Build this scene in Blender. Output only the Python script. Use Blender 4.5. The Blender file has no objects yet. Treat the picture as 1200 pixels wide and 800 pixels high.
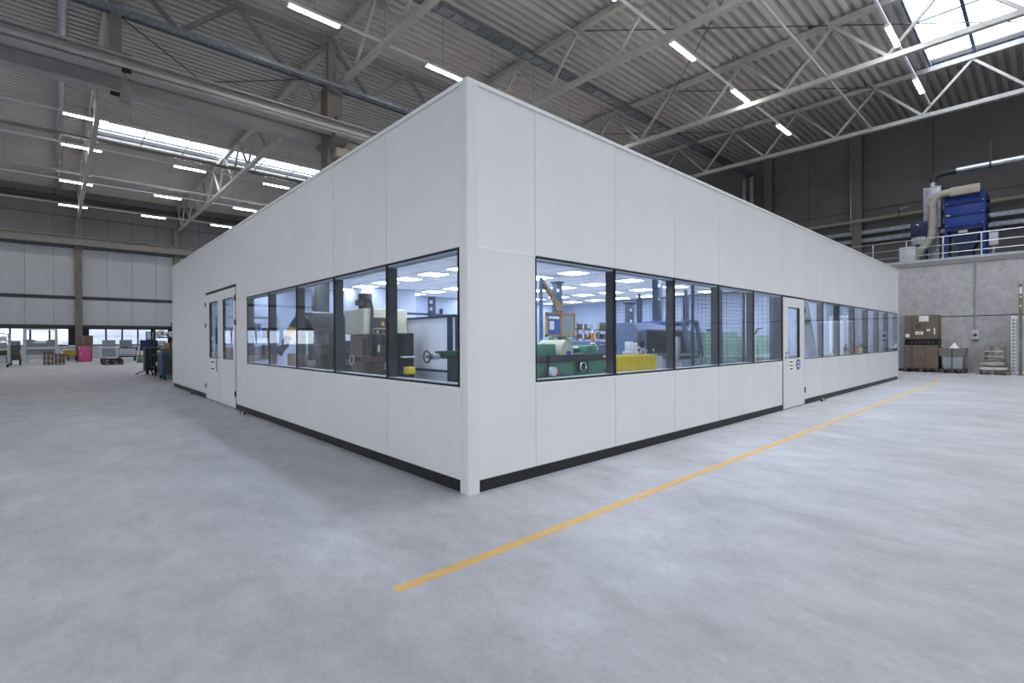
import bpy, bmesh, math, random
from mathutils import Matrix, Vector, Euler
random.seed(7)
PI = math.pi
S = bpy.context.scene
COL = S.collection

# ------------------------------------------------------------------ camera
cam_d = bpy.data.cameras.new('camera')
cam = bpy.data.objects.new('camera', cam_d); COL.objects.link(cam)
cam_d.sensor_fit = 'HORIZONTAL'; cam_d.sensor_width = 36.0
cam_d.lens = 581.42 * 36.0 / 1200.0
cam_d.clip_start = 0.05; cam_d.clip_end = 400
yaw, pitch, roll = 0.744288, -0.0028095, -0.0044031
fwd = Vector((math.sin(yaw)*math.cos(pitch), math.cos(yaw)*math.cos(pitch), math.sin(pitch)))
rgt = Vector((math.cos(yaw), -math.sin(yaw), 0)); upv = rgt.cross(fwd)
r2 = rgt*math.cos(roll) + upv*math.sin(roll); u2 = -rgt*math.sin(roll) + upv*math.cos(roll)
mw = Matrix.Identity(4)
for i in range(3):
    mw[i][0] = r2[i]; mw[i][1] = u2[i]; mw[i][2] = -fwd[i]
mw[0][3], mw[1][3], mw[2][3] = -2.44987, -3.17863, 1.25
cam.matrix_world = mw
S.camera = cam

# ------------------------------------------------------------------ sky, exposure
SKY = 6.5            # overcast sky radiance
TUBE = 42.0          # hall tube lights
PANEL = 21.0          # LED panels inside the cabin
W = bpy.data.worlds.new('overcast_sky'); S.world = W; W.use_nodes = True
bg = W.node_tree.nodes['Background']
bg.inputs[0].default_value = (0.955, 0.97, 1.0, 1); bg.inputs[1].default_value = SKY
vs = S.view_settings
S.display_settings.display_device = 'sRGB'
vs.view_transform = 'Standard'; vs.look = 'None'; vs.gamma = 1.0; vs.use_curve_mapping = False
vs.exposure = 0.22
S.cycles.max_bounces = 10; S.cycles.diffuse_bounces = 5; S.cycles.glossy_bounces = 5
S.cycles.transparent_max_bounces = 16; S.cycles.sample_clamp_indirect = 6.0
S.cycles.caustics_reflective = False; S.cycles.caustics_refractive = False

def portal(name, loc, sx, sy, rot):
    d = bpy.data.lights.new(name, 'AREA'); d.shape = 'RECTANGLE'; d.size = sx; d.size_y = sy
    d.cycles.is_portal = True
    o = bpy.data.objects.new(name, d); COL.objects.link(o); o.location = loc; o.rotation_euler = rot
portal('skylight_opening', (11.65, -1.25, 12.6), 24.9, 2.7, (0, 0, 0))
portal('skylight_opening', (11.1, 30.4, 12.6), 23.8, 2.75, (0, 0, 0))
portal('window_opening', (0, 45.6, 1.6), 30, 1.5, (-PI/2, 0, 0))

portal('window_opening', (.25, -16.2, 3.0), 28.5, 3.0, (PI/2, 0, 0))  # portal for the added glazing behind the camera
portal('window_opening', (-16.2, 1, 2.75), 30, 2.5, (PI/2, 0, -PI/2))  # portal for the added glazing in the side wall

# ------------------------------------------------------------------ materials
def lin(h):
    h = h.lstrip('#'); v = [int(h[i:i+2], 16)/255 for i in (0, 2, 4)]
    return tuple(x/12.92 if x <= .04045 else ((x+.055)/1.055)**2.4 for x in v)
MATS = {}
def M(name, col, rough=.55, metal=0., var=.06, scale=3., bump=0., spec=.4, bscale=None, streak=None):
    m = bpy.data.materials.new(name); m.use_nodes = True; MATS[name] = m
    nt = m.node_tree; N = nt.nodes; L = nt.links
    b = N['Principled BSDF']; c = lin(col)
    b.inputs['Roughness'].default_value = rough; b.inputs['Metallic'].default_value = metal
    b.inputs['Specular IOR Level'].default_value = spec
    tc = N.new('ShaderNodeTexCoord'); no = N.new('ShaderNodeTexNoise')
    no.inputs['Scale'].default_value = scale; no.inputs['Detail'].default_value = 5
    src = tc.outputs['Object']
    if streak:
        mp = N.new('ShaderNodeMapping'); mp.inputs['Scale'].default_value = streak
        L.new(src, mp.inputs[0]); src = mp.outputs[0]
    L.new(src, no.inputs['Vector'])
    rmp = N.new('ShaderNodeValToRGB')
    lo = tuple(max(0, x*(1-2*var)) for x in c) + (1,); hi = tuple(min(1, x*(1+2*var)) for x in c) + (1,)
    rmp.color_ramp.elements[0].position = .3; rmp.color_ramp.elements[0].color = lo
    rmp.color_ramp.elements[1].position = .7; rmp.color_ramp.elements[1].color = hi
    L.new(no.outputs['Fac'], rmp.inputs[0]); L.new(rmp.outputs[0], b.inputs['Base Color'])
    if bump:
        n2 = N.new('ShaderNodeTexNoise'); n2.inputs['Scale'].default_value = bscale or scale*6; n2.inputs['Detail'].default_value = 6
        L.new(src, n2.inputs['Vector'])
        bp = N.new('ShaderNodeBump'); bp.inputs['Strength'].default_value = bump; bp.inputs['Distance'].default_value = .02
        L.new(n2.outputs['Fac'], bp.inputs['Height']); L.new(bp.outputs[0], b.inputs['Normal'])
    return m

def emis(name, col, strength):
    m = bpy.data.materials.new(name); m.use_nodes = True; MATS[name] = m
    nt = m.node_tree; nt.nodes.clear()
    e = nt.nodes.new('ShaderNodeEmission'); e.inputs[0].default_value = (*col, 1); e.inputs[1].default_value = strength
    o = nt.nodes.new('ShaderNodeOutputMaterial'); nt.links.new(e.outputs[0], o.inputs[0]); return m

def glass(name, tint, f0=.05, gain=1.0):
    m = bpy.data.materials.new(name); m.use_nodes = True; MATS[name] = m
    nt = m.node_tree; N = nt.nodes; L = nt.links; N.clear()
    out = N.new('ShaderNodeOutputMaterial'); mix = N.new('ShaderNodeMixShader')
    tr = N.new('ShaderNodeBsdfTransparent'); tr.inputs[0].default_value = (*tint, 1)
    gl = N.new('ShaderNodeBsdfGlossy'); gl.inputs['Roughness'].default_value = 0.0; gl.inputs[0].default_value = (.95, .97, 1, 1)
    ge = N.new('ShaderNodeNewGeometry'); dp = N.new('ShaderNodeVectorMath'); dp.operation = 'DOT_PRODUCT'
    L.new(ge.outputs['Incoming'], dp.inputs[0]); L.new(ge.outputs['Normal'], dp.inputs[1])
    def mth(op, a, b=None):
        n = N.new('ShaderNodeMath'); n.operation = op
        for i, x in enumerate((a, b)):
            if x is None: continue
            if isinstance(x, (int, float)): n.inputs[i].default_value = x
            else: L.new(x, n.inputs[i])
        return n.outputs[0]
    ab = mth('ABSOLUTE', dp.outputs['Value']); om = mth('SUBTRACT', 1.0, ab); p5 = mth('POWER', om, 5.0)
    f = mth('ADD', mth('MULTIPLY', p5, (1-f0)*gain), f0)
    L.new(f, mix.inputs[0]); L.new(tr.outputs[0], mix.inputs[1]); L.new(gl.outputs[0], mix.inputs[2]); L.new(mix.outputs[0], out.inputs[0])
    return m

def concrete(name, col, dark, light, rough, s1, s2, spec=.35, stretch=(1, 1, 1), amp=.16):
    """mottled concrete: broad stains, trowel clouds, fine speckle"""
    m = bpy.data.materials.new(name); m.use_nodes = True; MATS[name] = m
    nt = m.node_tree; N = nt.nodes; L = nt.links; b = N['Principled BSDF']
    b.inputs['Specular IOR Level'].default_value = spec
    tc = N.new('ShaderNodeTexCoord'); mp = N.new('ShaderNodeMapping'); mp.inputs['Scale'].default_value = stretch
    L.new(tc.outputs['Object'], mp.inputs[0])
    def noise(sc, det, rg=.6, dist=0.):
        n = N.new('ShaderNodeTexNoise'); n.inputs['Scale'].default_value = sc; n.inputs['Detail'].default_value = det
        n.inputs['Roughness'].default_value = rg; n.inputs['Distortion'].default_value = dist
        L.new(mp.outputs[0], n.inputs['Vector']); return n.outputs['Fac']
    def ramp(f, p0, c0, p1, c1):
        r = N.new('ShaderNodeValToRGB'); e = r.color_ramp.elements
        e[0].position = p0; e[0].color = (*c0, 1); e[1].position = p1; e[1].color = (*c1, 1); L.new(f, r.inputs[0]); return r.outputs[0]
    def mixc(f, a, bb, mode='MIX'):
        x = N.new('ShaderNodeMix'); x.data_type = 'RGBA'; x.blend_type = mode
        if isinstance(f, float): x.inputs[0].default_value = f
        else: L.new(f, x.inputs[0])
        for i, v in ((6, a), (7, bb)):
            if isinstance(v, tuple): x.inputs[i].default_value = (*v, 1)
            else: L.new(v, x.inputs[i])
        return x.outputs[2]
    big = ramp(noise(s1, 6, .62, .6), .32, lin(dark), .68, lin(light))
    mid = ramp(noise(s2, 10, .78, .15), .36, (1-amp*1.25,)*3, .64, (1+amp*.7,)*3)
    fine = ramp(noise(s2*14, 4, .7), .3, (.93, .93, .93), .7, (1.06, 1.06, 1.06))
    c = mixc(1.0, mixc(1.0, mixc(.45, big, lin(col)), mid, 'MULTIPLY'), fine, 'MULTIPLY')
    L.new(c, b.inputs['Base Color'])
    rr = ramp(noise(s2*.7, 5), .3, (rough-.08,)*3, .7, (rough+.12,)*3); L.new(rr, b.inputs['Roughness'])
    bp = N.new('ShaderNodeBump'); bp.inputs['Strength'].default_value = .12; bp.inputs['Distance'].default_value = .01
    L.new(noise(s2*10, 6), bp.inputs['Height']); L.new(bp.outputs[0], b.inputs['Normal'])
    return m

concrete('floor_concrete', '#cdcdd1', '#b5b5b6', '#dedee4', .46, .5, 1.9, stretch=(1.7, 1, 1), amp=.13)
concrete('wall_concrete', '#bebbbb', '#b0adad', '#cac7c7', .85, .6, 4., spec=.2)
concrete('column_concrete', '#857f78', '#6f6a63', '#98918a', .85, 1.2, 4., spec=.2)
concrete('raw_column', '#857e76', '#6b655e', '#9a938a', .9, 2., 6., spec=.2)
M('cabin_white', '#e2e0de', .42, var=.012, scale=1.5)
M('cabin_trim', '#e9e8e4', .38, var=.01)
M('cabin_post', '#dddcdc', .4, metal=.0, var=.01)
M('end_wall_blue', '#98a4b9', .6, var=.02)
M('cabin_inside', '#b9c2d2', .6, var=.015)
M('tile_white', '#e6e8ee', .8, var=.01)
M('tile_grid', '#c2c6d0', .5, var=.01)
M('skirt_black', '#1d1c1e', .45, var=.1, scale=9)
M('frame_black', '#141417', .4, var=.05)
M('frame_dark', '#3d3e42', .5, var=.05)
M('steel_light', '#b9b6b1', .5, metal=.1, var=.05)
M('steel_grey', '#8d8a86', .5, metal=.1, var=.06)
M('steel_dark', '#4a494a', .5, metal=.2, var=.06)
M('galvanised', '#9ba1aa', .4, metal=.55, var=.12, scale=8)
M('tray_grey', '#70747a', .5, metal=.3, var=.12, scale=8)
M('silver', '#c4c7cc', .28, metal=.85, var=.05)
M('chrome', '#d6d8db', .15, metal=1., var=.02)
M('deck', '#c4c0bb', .6, metal=.05, var=.03, scale=.8)
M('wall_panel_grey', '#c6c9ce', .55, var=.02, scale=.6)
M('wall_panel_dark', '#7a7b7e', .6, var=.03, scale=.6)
M('wall_black', '#7b7775', .8, var=.06, scale=.7)
M('crane_paint', '#aaa8a6', .5, var=.04)
M('black', '#131314', .5, var=.1)
M('rubber', '#1c1c1d', .8, var=.1)
M('tape_yellow', '#f9cb76', .5, var=.03, scale=6)
M('white', '#e8e8ea', .5, var=.02)
M('paper', '#f0f0ee', .8, var=.02)
M('ink', '#26262c', .7, var=.05)
M('sign_blue', '#1f4f97', .4, var=.03)
M('blue_machine', '#163c8e', .4, var=.06)
M('blue_dark', '#14264f', .45, var=.1)
M('beige_pipe', '#a9a294', .5, var=.05)
M('carton', '#75675b', .85, var=.06, scale=2, streak=(1, 1, 8))
M('carton_light', '#a78f74', .85, var=.06, scale=2)
M('carton_dark', '#5d5048', .85, var=.06)
M('wood', '#82776a', .8, var=.15, scale=2, streak=(8, 1, 1), bump=.2)
M('wood_dark', '#5b5148', .85, var=.18, scale=2, streak=(8, 1, 1), bump=.2)
M('bin_grey', '#9aa0a6', .55, var=.03)
M('lid_grey', '#7f7b76', .6, var=.04)
M('plastic_wrap', '#dcd9d6', .2, var=.12, scale=5, bump=.5)
M('wrapped_brown', '#857a72', .22, var=.35, scale=7, bump=.6)
M('pink', '#d65a92', .5, var=.06, scale=3)
M('yellow', '#e9cf33', .45, var=.04)
M('yellow_soft', '#b59a3a', .6, var=.1)
M('collar_yellow', '#d8b04a', .5, var=.05)
M('machine_green', '#4f8d6c', .45, var=.06)
M('machine_green_dark', '#25493a', .5, var=.08)
M('pale_green', '#8db3a0', .5, var=.04)
M('green_bottle', '#3c8f55', .4, var=.05)
M('cream', '#cfcab0', .5, var=.04)
M('slate_blue', '#56657f', .5, var=.05)
M('slate_dark', '#2b3342', .5, var=.08)
M('frame_navy', '#2c3a52', .45, var=.05)
M('machine_grey', '#8c939c', .5, var=.05)
M('machine_light', '#c4c8ce', .5, var=.03)
M('iron', '#54565a', .45, metal=.6, var=.12, scale=8)
M('tan', '#a6875c', .6, var=.06)
M('orange_wood', '#bd8a45', .6, var=.06)
M('poster_blue', '#3f62b0', .7, var=.06)
M('brown', '#55473c', .7, var=.12)
M('mill_brown', '#84796a', .6, var=.15, scale=4)
M('red', '#b0362c', .45, var=.05)
M('orange', '#cf7a3a', .5, var=.05)
M('cart_blue', '#2f567a', .45, var=.05)
M('board_white', '#f2f4fa', .6, var=.01)
M('warn_yellow', '#f0c020', .5, var=.02)
M('outside_ground', '#9a9b9d', .9, var=.1, scale=.5)
M('outside_wall', '#d3d8e2', .8, var=.03, scale=.4)
emis('tube_glow', (1.0, .985, .96), TUBE)
emis('panel_glow', (.80, .88, 1.0), PANEL)
glass('window_glass', (.93, .95, .97), .05, .9)
glass('skylight_glass', (.9, .93, .97), .05, .5)
glass('outer_glass', (.9, .93, .97), .05, .5)

# ------------------------------------------------------------------ mesh helpers
class MB:
    def __init__(s): s.v = []; s.f = []
    def add(s, vs, fs):
        o = len(s.v); s.v += [tuple(v) for v in vs]; s.f += [tuple(i+o for i in f) for f in fs]; return s
    def box(s, a, b):
        (x0, y0, z0), (x1, y1, z1) = a, b
        if x0 > x1: x0, x1 = x1, x0
        if y0 > y1: y0, y1 = y1, y0
        if z0 > z1: z0, z1 = z1, z0
        return s.add([(x0,y0,z0),(x1,y0,z0),(x1,y1,z0),(x0,y1,z0),(x0,y0,z1),(x1,y0,z1),(x1,y1,z1),(x0,y1,z1)],
                     [(0,3,2,1),(4,5,6,7),(0,1,5,4),(1,2,6,5),(2,3,7,6),(3,0,4,7)])
    def cbox(s, c, d, rot=None):
        m = MB().box((-d[0]/2,-d[1]/2,-d[2]/2),(d[0]/2,d[1]/2,d[2]/2))
        R = Euler(rot).to_matrix() if rot else Matrix.Identity(3)
        return s.add([R @ Vector(v) + Vector(c) for v in m.v], m.f)
    def bar(s, p, q, w, h=None):
        h = h or w; p = Vector(p); q = Vector(q); d = (q-p); L = d.length; d.normalize()
        ref = Vector((0,0,1)) if abs(d.z) < .95 else Vector((1,0,0))
        a = d.cross(ref).normalized(); b = a.cross(d).normalized(); vs = []
        for t in (p, q):
            for sa, sb in ((-1,-1),(1,-1),(1,1),(-1,1)): vs.append(t + a*sa*w/2 + b*sb*h/2)
        return s.add(vs, [(0,1,2,3),(7,6,5,4),(0,4,5,1),(1,5,6,2),(2,6,7,3),(3,7,4,0)])
    def cyl(s, p, q, r, n=12, rb=None):
        rb = r if rb is None else rb
        p = Vector(p); q = Vector(q); d = (q-p).normalized()
        ref = Vector((0,0,1)) if abs(d.z) < .95 else Vector((1,0,0))
        a = d.cross(ref).normalized(); b = d.cross(a).normalized(); vs = []
        for t, rr in ((p, r), (q, rb)):
            for i in range(n):
                an = 2*PI*i/n; vs.append(t + (a*math.cos(an)+b*math.sin(an))*rr)
        fs = [tuple(range(n)), tuple(range(2*n-1, n-1, -1))] + [(i, n+i, n+(i+1)%n, (i+1)%n) for i in range(n)]
        return s.add(vs, fs)
    def tube(s, pts, r, n=10):
        pts = [Vector(p) for p in pts]; rings = []; prev = None
        for i, p in enumerate(pts):
            d = (pts[min(i+1, len(pts)-1)] - pts[max(i-1, 0)]).normalized()
            if prev is None:
                ref = Vector((0,0,1)) if abs(d.z) < .95 else Vector((1,0,0)); a = d.cross(ref).normalized()
            else:
                a = (prev - d*prev.dot(d)).normalized()
            b = d.cross(a).normalized(); prev = a
            rr = r[i] if isinstance(r, (list, tuple)) else r
            rings.append([p + (a*math.cos(2*PI*k/n)+b*math.sin(2*PI*k/n))*rr for k in range(n)])
        vs = [v for g in rings for v in g]; fs = []
        for i in range(len(rings)-1):
            for k in range(n): fs.append((i*n+k, i*n+(k+1)%n, (i+1)*n+(k+1)%n, (i+1)*n+k))
        fs += [tuple(range(n-1, -1, -1)), tuple((len(rings)-1)*n+k for k in range(n))]
        return s.add(vs, fs)
    def prism(s, poly, axis, lo, hi):
        """poly: 2-D outline; axis 'X': (y,z), 'Y': (x,z), 'Z': (x,y)"""
        n = len(poly)
        def P(u, w, t): return {'X': (t,u,w), 'Y': (u,t,w), 'Z': (u,w,t)}[axis]
        vs = [P(u,w,lo) for u,w in poly] + [P(u,w,hi) for u,w in poly]
        return s.add(vs, [tuple(range(n)), tuple(range(2*n-1,n-1,-1))] + [(i, n+i, n+(i+1)%n, (i+1)%n) for i in range(n)])
    def ring(s, c, R, r, axis, n=20, k=8):
        c = Vector(c); e = {'X': (Vector((0,1,0)),Vector((0,0,1)),Vector((1,0,0))), 'Y': (Vector((1,0,0)),Vector((0,0,1)),Vector((0,1,0))), 'Z': (Vector((1,0,0)),Vector((0,1,0)),Vector((0,0,1)))}[axis]
        vs = []; fs = []
        for i in range(n):
            a = 2*PI*i/n; d = e[0]*math.cos(a)+e[1]*math.sin(a)
            for j in range(k):
                b = 2*PI*j/k; vs.append(c + d*(R+r*math.cos(b)) + e[2]*r*math.sin(b))
        for i in range(n):
            for j in range(k): fs.append((i*k+j, ((i+1)%n)*k+j, ((i+1)%n)*k+(j+1)%k, i*k+(j+1)%k))
        return s.add(vs, fs)
    def mesh(s, name, bevel=0., smooth=True):
        bm = bmesh.new(); vv = [bm.verts.new(v) for v in s.v]
        for f in s.f:
            try: bm.faces.new([vv[i] for i in f])
            except ValueError: pass
        bmesh.ops.recalc_face_normals(bm, faces=bm.faces)
        if bevel:
            es = [e for e in bm.edges if len(e.link_faces) == 2 and e.calc_face_angle(0) > .5]
            bmesh.ops.bevel(bm, geom=es, offset=bevel, segments=2, profile=.6, affect='EDGES', clamp_overlap=True)
        if smooth:
            for f in bm.faces: f.smooth = True
            for e in bm.edges:
                if len(e.link_faces) != 2 or e.calc_face_angle(0) > .55: e.smooth = False
        me = bpy.data.meshes.new(name); bm.to_mesh(me); bm.free(); return me
    def build(s, name, mat, parent=None, bevel=0., loc=(0,0,0)):
        me = s.mesh(name, bevel); me.materials.append(MATS[mat])
        return put(name, me, parent, loc)
def put(name, me, parent=None, loc=(0,0,0), rot=None):
    o = bpy.data.objects.new(name, me); COL.objects.link(o); o.location = loc
    if rot: o.rotation_euler = rot
    if parent: o.parent = parent
    return o
def tag(o, label, cat, group=None):
    o['label'] = label; o['category'] = cat
    if group: o['group'] = group
    return o
def thing(name, label, cat, loc=(0,0,0), rz=0., group=None):
    o = bpy.data.objects.new(name, None); COL.objects.link(o); o.empty_display_size = .2
    o.location = loc; o.rotation_euler = (0,0,rz); return tag(o, label, cat, group)
def struct(o, label=None):
    o['kind'] = 'structure'
    if label: o['label'] = label
    return o
def sempty(name, loc=(0,0,0)):
    o = bpy.data.objects.new(name, None); COL.objects.link(o); o.location = loc; return struct(o)
def copy_tree(o, loc=None, rz=None, label=None, group=None, parent=None):
    c = o.copy(); COL.objects.link(c)
    if parent: c.parent = parent
    if loc is not None: c.location = loc
    if rz is not None: c.rotation_euler = (0,0,rz)
    if label: c['label'] = label
    if group: c['group'] = group
    for ch in o.children: copy_tree(ch, parent=c)
    return c
def box(a, b): return MB().box(a, b)

# ================================================================== HALL SHELL
X0, X1, Y0, Y1, ZR = -16.0, 30.0, -16.0, 45.3, 12.32
fl = box((X0-.3, Y0-.3, -.3), (X1+.3, Y1+.3, 0)).build('floor', 'floor_concrete'); struct(fl, 'pale grey polished concrete hall floor')
og = box((-60, Y1+.3, -.4), (60, Y1+60, -.05)).build('ground', 'outside_ground'); struct(og, 'grey yard outside the far windows')
ow = MB()
for k in range(14): ow.box((-40, Y1+9+.03*(k % 2), k*.45), (45, Y1+9.3, k*.45+.45))
ow = ow.build('wall_outside', 'outside_wall'); struct(ow, 'pale ribbed facade seen through the far windows')

# corrugated roof deck with two skylight openings
def deck(x0, x1, y0, y1):
    m = MB(); p = .32; n = max(1, round((y1-y0)/p)); p = (y1-y0)/n; prof = []
    for i in range(n):
        for t, z in ((0, 0), (.5, 0), (.64, .15), (.88, .15)): prof.append((y0+(i+t)*p, ZR+z))
    prof.append((y1, ZR))
    vs = [(x0, y, z) for y, z in prof] + [(x1, y, z) for y, z in prof]; k = len(prof)
    m.add(vs, [(i, i+1, k+i+1, k+i) for i in range(k-1)]); return m
roof = sempty('ceiling'); roof['label'] = 'grey corrugated steel roof deck'
SA = (-.8, 24.1, -2.6, .1); SB = (-.8, 23.0, 29.0, 31.75)
for a in ((X0, X1, Y0, SA[2]), (X0, SA[0], SA[2], SA[3]), (SA[1], X1, SA[2], SA[3]), (X0, X1, SA[3], SB[2]),
          (X0, SB[0], SB[2], SB[3]), (SB[1], X1, SB[2], SB[3]), (X0, X1, SB[3], Y1)):
    deck(*a).build('deck_sheet', 'deck', roof)
box((X0, Y0, ZR+.2), (X1, SA[2]-.05, ZR+.4)).build('roof_insulation', 'steel_dark', roof)
box((X0, SA[3]+.05, ZR+.2), (X1, SB[2]-.05, ZR+.4)).build('roof_insulation', 'steel_dark', roof)
box((X0, SB[3]+.05, ZR+.2), (X1, Y1, ZR+.4)).build('roof_insulation', 'steel_dark', roof)
for s in (SA, SB):
    box((X0, s[2]-.05, ZR+.2), (s[0]-.05, s[3]+.05, ZR+.4)).build('roof_insulation', 'steel_dark', roof)
    box((s[1]+.05, s[2]-.05, ZR+.2), (X1, s[3]+.05, ZR+.4)).build('roof_insulation', 'steel_dark', roof)
def skylight(nm, s, lab):
    e = sempty(nm); e['label'] = lab; x0, x1, y0, y1 = s; z = ZR
    c = MB(); c.box((x0-.06, y0-.06, z-.02), (x1+.06, y0, z+.12)).box((x0-.06, y1, z-.02), (x1+.06, y1+.06, z+.12))
    c.box((x0-.06, y0, z-.02), (x0, y1, z+.12)).box((x1, y0, z-.02), (x1+.06, y1, z+.12)); c.build('kerb', 'slate_blue' if nm == 'window_2' else 'steel_grey', e)
    ym = (y0+y1)/2 + .05
    box((x0, ym-.05, z+.01), (x1, ym+.05, z+.08)).build('glazing_bar', 'slate_blue', e)
    n = max(3, round((x1-x0)/2.05)); d = (x1-x0)/n
    gb = box((-.02, y0, z+.02), (.02, y1, z+.07)).mesh('glazing_bar'); gb.materials.append(MATS['slate_blue'])
    for i in range(1, n): put('glazing_bar', gb, e, (x0+i*d, 0, 0))
    pn = [box((.02, y0+.01, z+.03), (d-.02, ym-.05, z+.04)).mesh('pane'), box((.02, ym+.05, z+.03), (d-.02, y1-.01, z+.04)).mesh('pane')]
    for q in pn: q.materials.append(MATS['skylight_glass'])
    for i in range(n):
        for q in pn: put('pane', q, e, (x0+i*d, 0, 0))
    return e
skylight('window_1', SB, 'long bright skylight strip in the roof beyond the grey column')
skylight('window_2', SA, 'bright glazed skylight strip with blue bars above the yellow line')

# ---- far wall with the window band and columns
def wall_rows(nm, lab): 
    e = sempty(nm); e['label'] = lab; return e
wl = wall_rows('wall_far', 'pale grey panelled wall with a low band of windows')
XC = [-13.45, -7.3, -1.16, 4.86, 11.1, 17.3, 23.5, 29.6]
pw = 1.5; nP = int((X1-X0)/pw)+1
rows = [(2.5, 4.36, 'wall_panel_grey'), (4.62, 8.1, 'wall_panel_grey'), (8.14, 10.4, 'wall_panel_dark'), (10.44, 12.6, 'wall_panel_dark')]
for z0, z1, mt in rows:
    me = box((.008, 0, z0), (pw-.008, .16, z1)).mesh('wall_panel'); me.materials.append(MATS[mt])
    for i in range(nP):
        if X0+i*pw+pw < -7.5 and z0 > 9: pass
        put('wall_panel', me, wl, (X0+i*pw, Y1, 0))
box((X0, Y1+.1, 2.26), (X1, Y1+.3, 13)).build('wall_core', 'steel_dark', wl)
box((X0, Y1-.04, 4.38), (X1, Y1+.15, 4.6)).build('girt', 'steel_dark', wl)
box((X0, Y1-.06, 2.3), (X1, Y1+.15, 2.48)).build('girt', 'steel_dark', wl)
box((X0, Y1, 0), (X1, Y1+.16, .98)).build('sill_wall', 'wall_panel_grey', wl)
wn = 3
for k in range(len(XC)-1):
    a, b = XC[k], XC[k+1]
    if b < -14 : continue
    x0, x1 = a+.58, b-.58
    e = sempty('window_%d' % wn); wn += 1
    e['label'] = {2: 'band of dark framed windows between the pink panel and the cabin end', 1: 'band of dark framed windows left of the brown wall column'}.get(k, 'band of dark framed windows outside the picture')
    fr = MB(); fr.box((a+.2, Y1+.02, 1.0), (x0, Y1+.14, 2.28)).box((x1, Y1+.02, 1.0), (b-.2, Y1+.14, 2.28))
    fr.box((x0, Y1+.02, .98), (x1, Y1+.14, 1.06)).box((x0, Y1+.02, 2.2), (x1, Y1+.14, 2.28)); fr.build('window_frame', 'frame_black', e)
    n = 5; d = (x1-x0)/n
    for i in range(n):
        if i: box((x0+i*d-.05, Y1+.02, 1.06), (x0+i*d+.05, Y1+.14, 2.2)).build('mullion', 'frame_black', e)
        box((x0+i*d+.05*(i > 0), Y1+.08, 1.06), (x0+(i+1)*d-.05*(i < n-1), Y1+.09, 2.2)).build('pane', 'outer_glass', e)
fcol = box((-.2, -.42, 0), (.2, -.02, 10.3)).mesh('column', .02); fcol.materials.append(MATS['raw_column'])
where = {-1.16: 'brown concrete wall column behind the pink panel', 4.86: 'brown concrete wall column at the far end of the cabin roof edge'}
for x in XC:
    if -8 < x < 12:
        o = put('column', fcol, None, (x, Y1, 0)); struct(o, where.get(x, 'brown concrete column on the far window wall'))

# ---- other walls
wr = sempty('wall_right'); wr['label'] = 'grey cast concrete wall below the gallery railing'
ys = [-16, -10, -4.4, 1.2, 6.8, 13.2]
for a, b in zip(ys[:-1], ys[1:]):
    for z0, z1 in ((0, 2.04), (2.075, 4.02)):
        box((22.1, a+.006, z0), (22.4, b-.006, z1)).build('concrete_panel', 'wall_concrete', wr)
box((22.16, -16, 0), (22.44, 13.2, 4.02)).build('joint_backing', 'steel_dark', wr)
box((22.04, -16, 4.02), (30, 13.2, 4.17)).build('gallery_slab', 'steel_grey', wr)
wb = sempty('wall_back'); wb['label'] = 'dark masonry wall behind the gallery'
for z0, z1 in ((0, 8.2), (8.23, 13)):
    for i in range(11):
        y = -16+i*5.6; box((30, y+.01, z0), (30.3, y+5.59, z1)).build('wall_panel', 'wall_black', wb)
box((30.06, Y0, 0), (30.34, Y1, 13)).build('joint_backing', 'black', wb)
def added_glazing_wall(nm, lab, axis, at, u0, u1, g0, g1, gz0, gz1, nx, nz, wnm):
    """panelled wall with one tall glazed strip"""
    e = sempty(nm); e['label'] = lab
    def B(a, b, z0, z1, d0=0., d1=.3): return box((a, at-d1, z0), (b, at-d0, z1)) if axis == 'Y' else box((at-d1, a, z0), (at-d0, b, z1))
    for a, b, z0, z1 in ((u0, g0, 0, 13), (g1, u1, 0, 13), (g0, g1, 0, gz0), (g0, g1, gz1, 13)): B(a, b, z0, z1).build('wall_panel', 'wall_panel_grey', e)
    w = sempty(wnm); w['label'] = 'tall glazed strip of the ' + nm.replace('_', ' ')
    for i in range(nx+1): u = g0+(g1-g0)*i/nx; B(u-.05, u+.05, gz0, gz1, .05, .15).build('mullion', 'frame_dark', w)
    for i in range(nz+1): z = gz0+(gz1-gz0)*i/nz; B(g0, g1, z-.05, z+.05, .05, .15).build('transom', 'frame_dark', w)
    B(g0, g1, gz0, gz1, .09, .1).build('pane', 'outer_glass', w)
added_glazing_wall('wall_front', 'pale grey wall with tall glazing behind the camera', 'Y', Y0, X0, X1, -14, 14.5, 1.5, 4.5, 10, 2, 'window_20')  # unseen glazing added to brighten the long cabin wall
added_glazing_wall('wall_left', 'pale grey wall with tall glazing at the side', 'X', X0, Y0, Y1, -14, 16, 1.5, 4.0, 10, 2, 'window_21')  # unseen side glazing added to brighten the left cabin wall
box((-60, -60, -.4), (60, Y0-.3, -.05)).build('ground', 'outside_ground')['kind'] = 'structure'
box((-60, Y0-.3, -.4), (X0-.3, Y1+.3, -.05)).build('ground', 'outside_ground')['kind'] = 'structure'
for y, lab in ((3.94, 'dark wall column above the gallery left of the blue machine'), (8.5, 'dark wall column beside the vertical ducts')):
    o = box((29.55, y-.23, 0), (30, y+.23, 12.3)).build('column', 'wall_black', None, .02); struct(o, lab)
o = box((29.53, 4.19, 7.15), (29.55, 4.23, 12)).build('downpipe', 'silver', None); tag(o, 'thin bright vertical conduit beside the dark gallery column', 'conduit')

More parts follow.
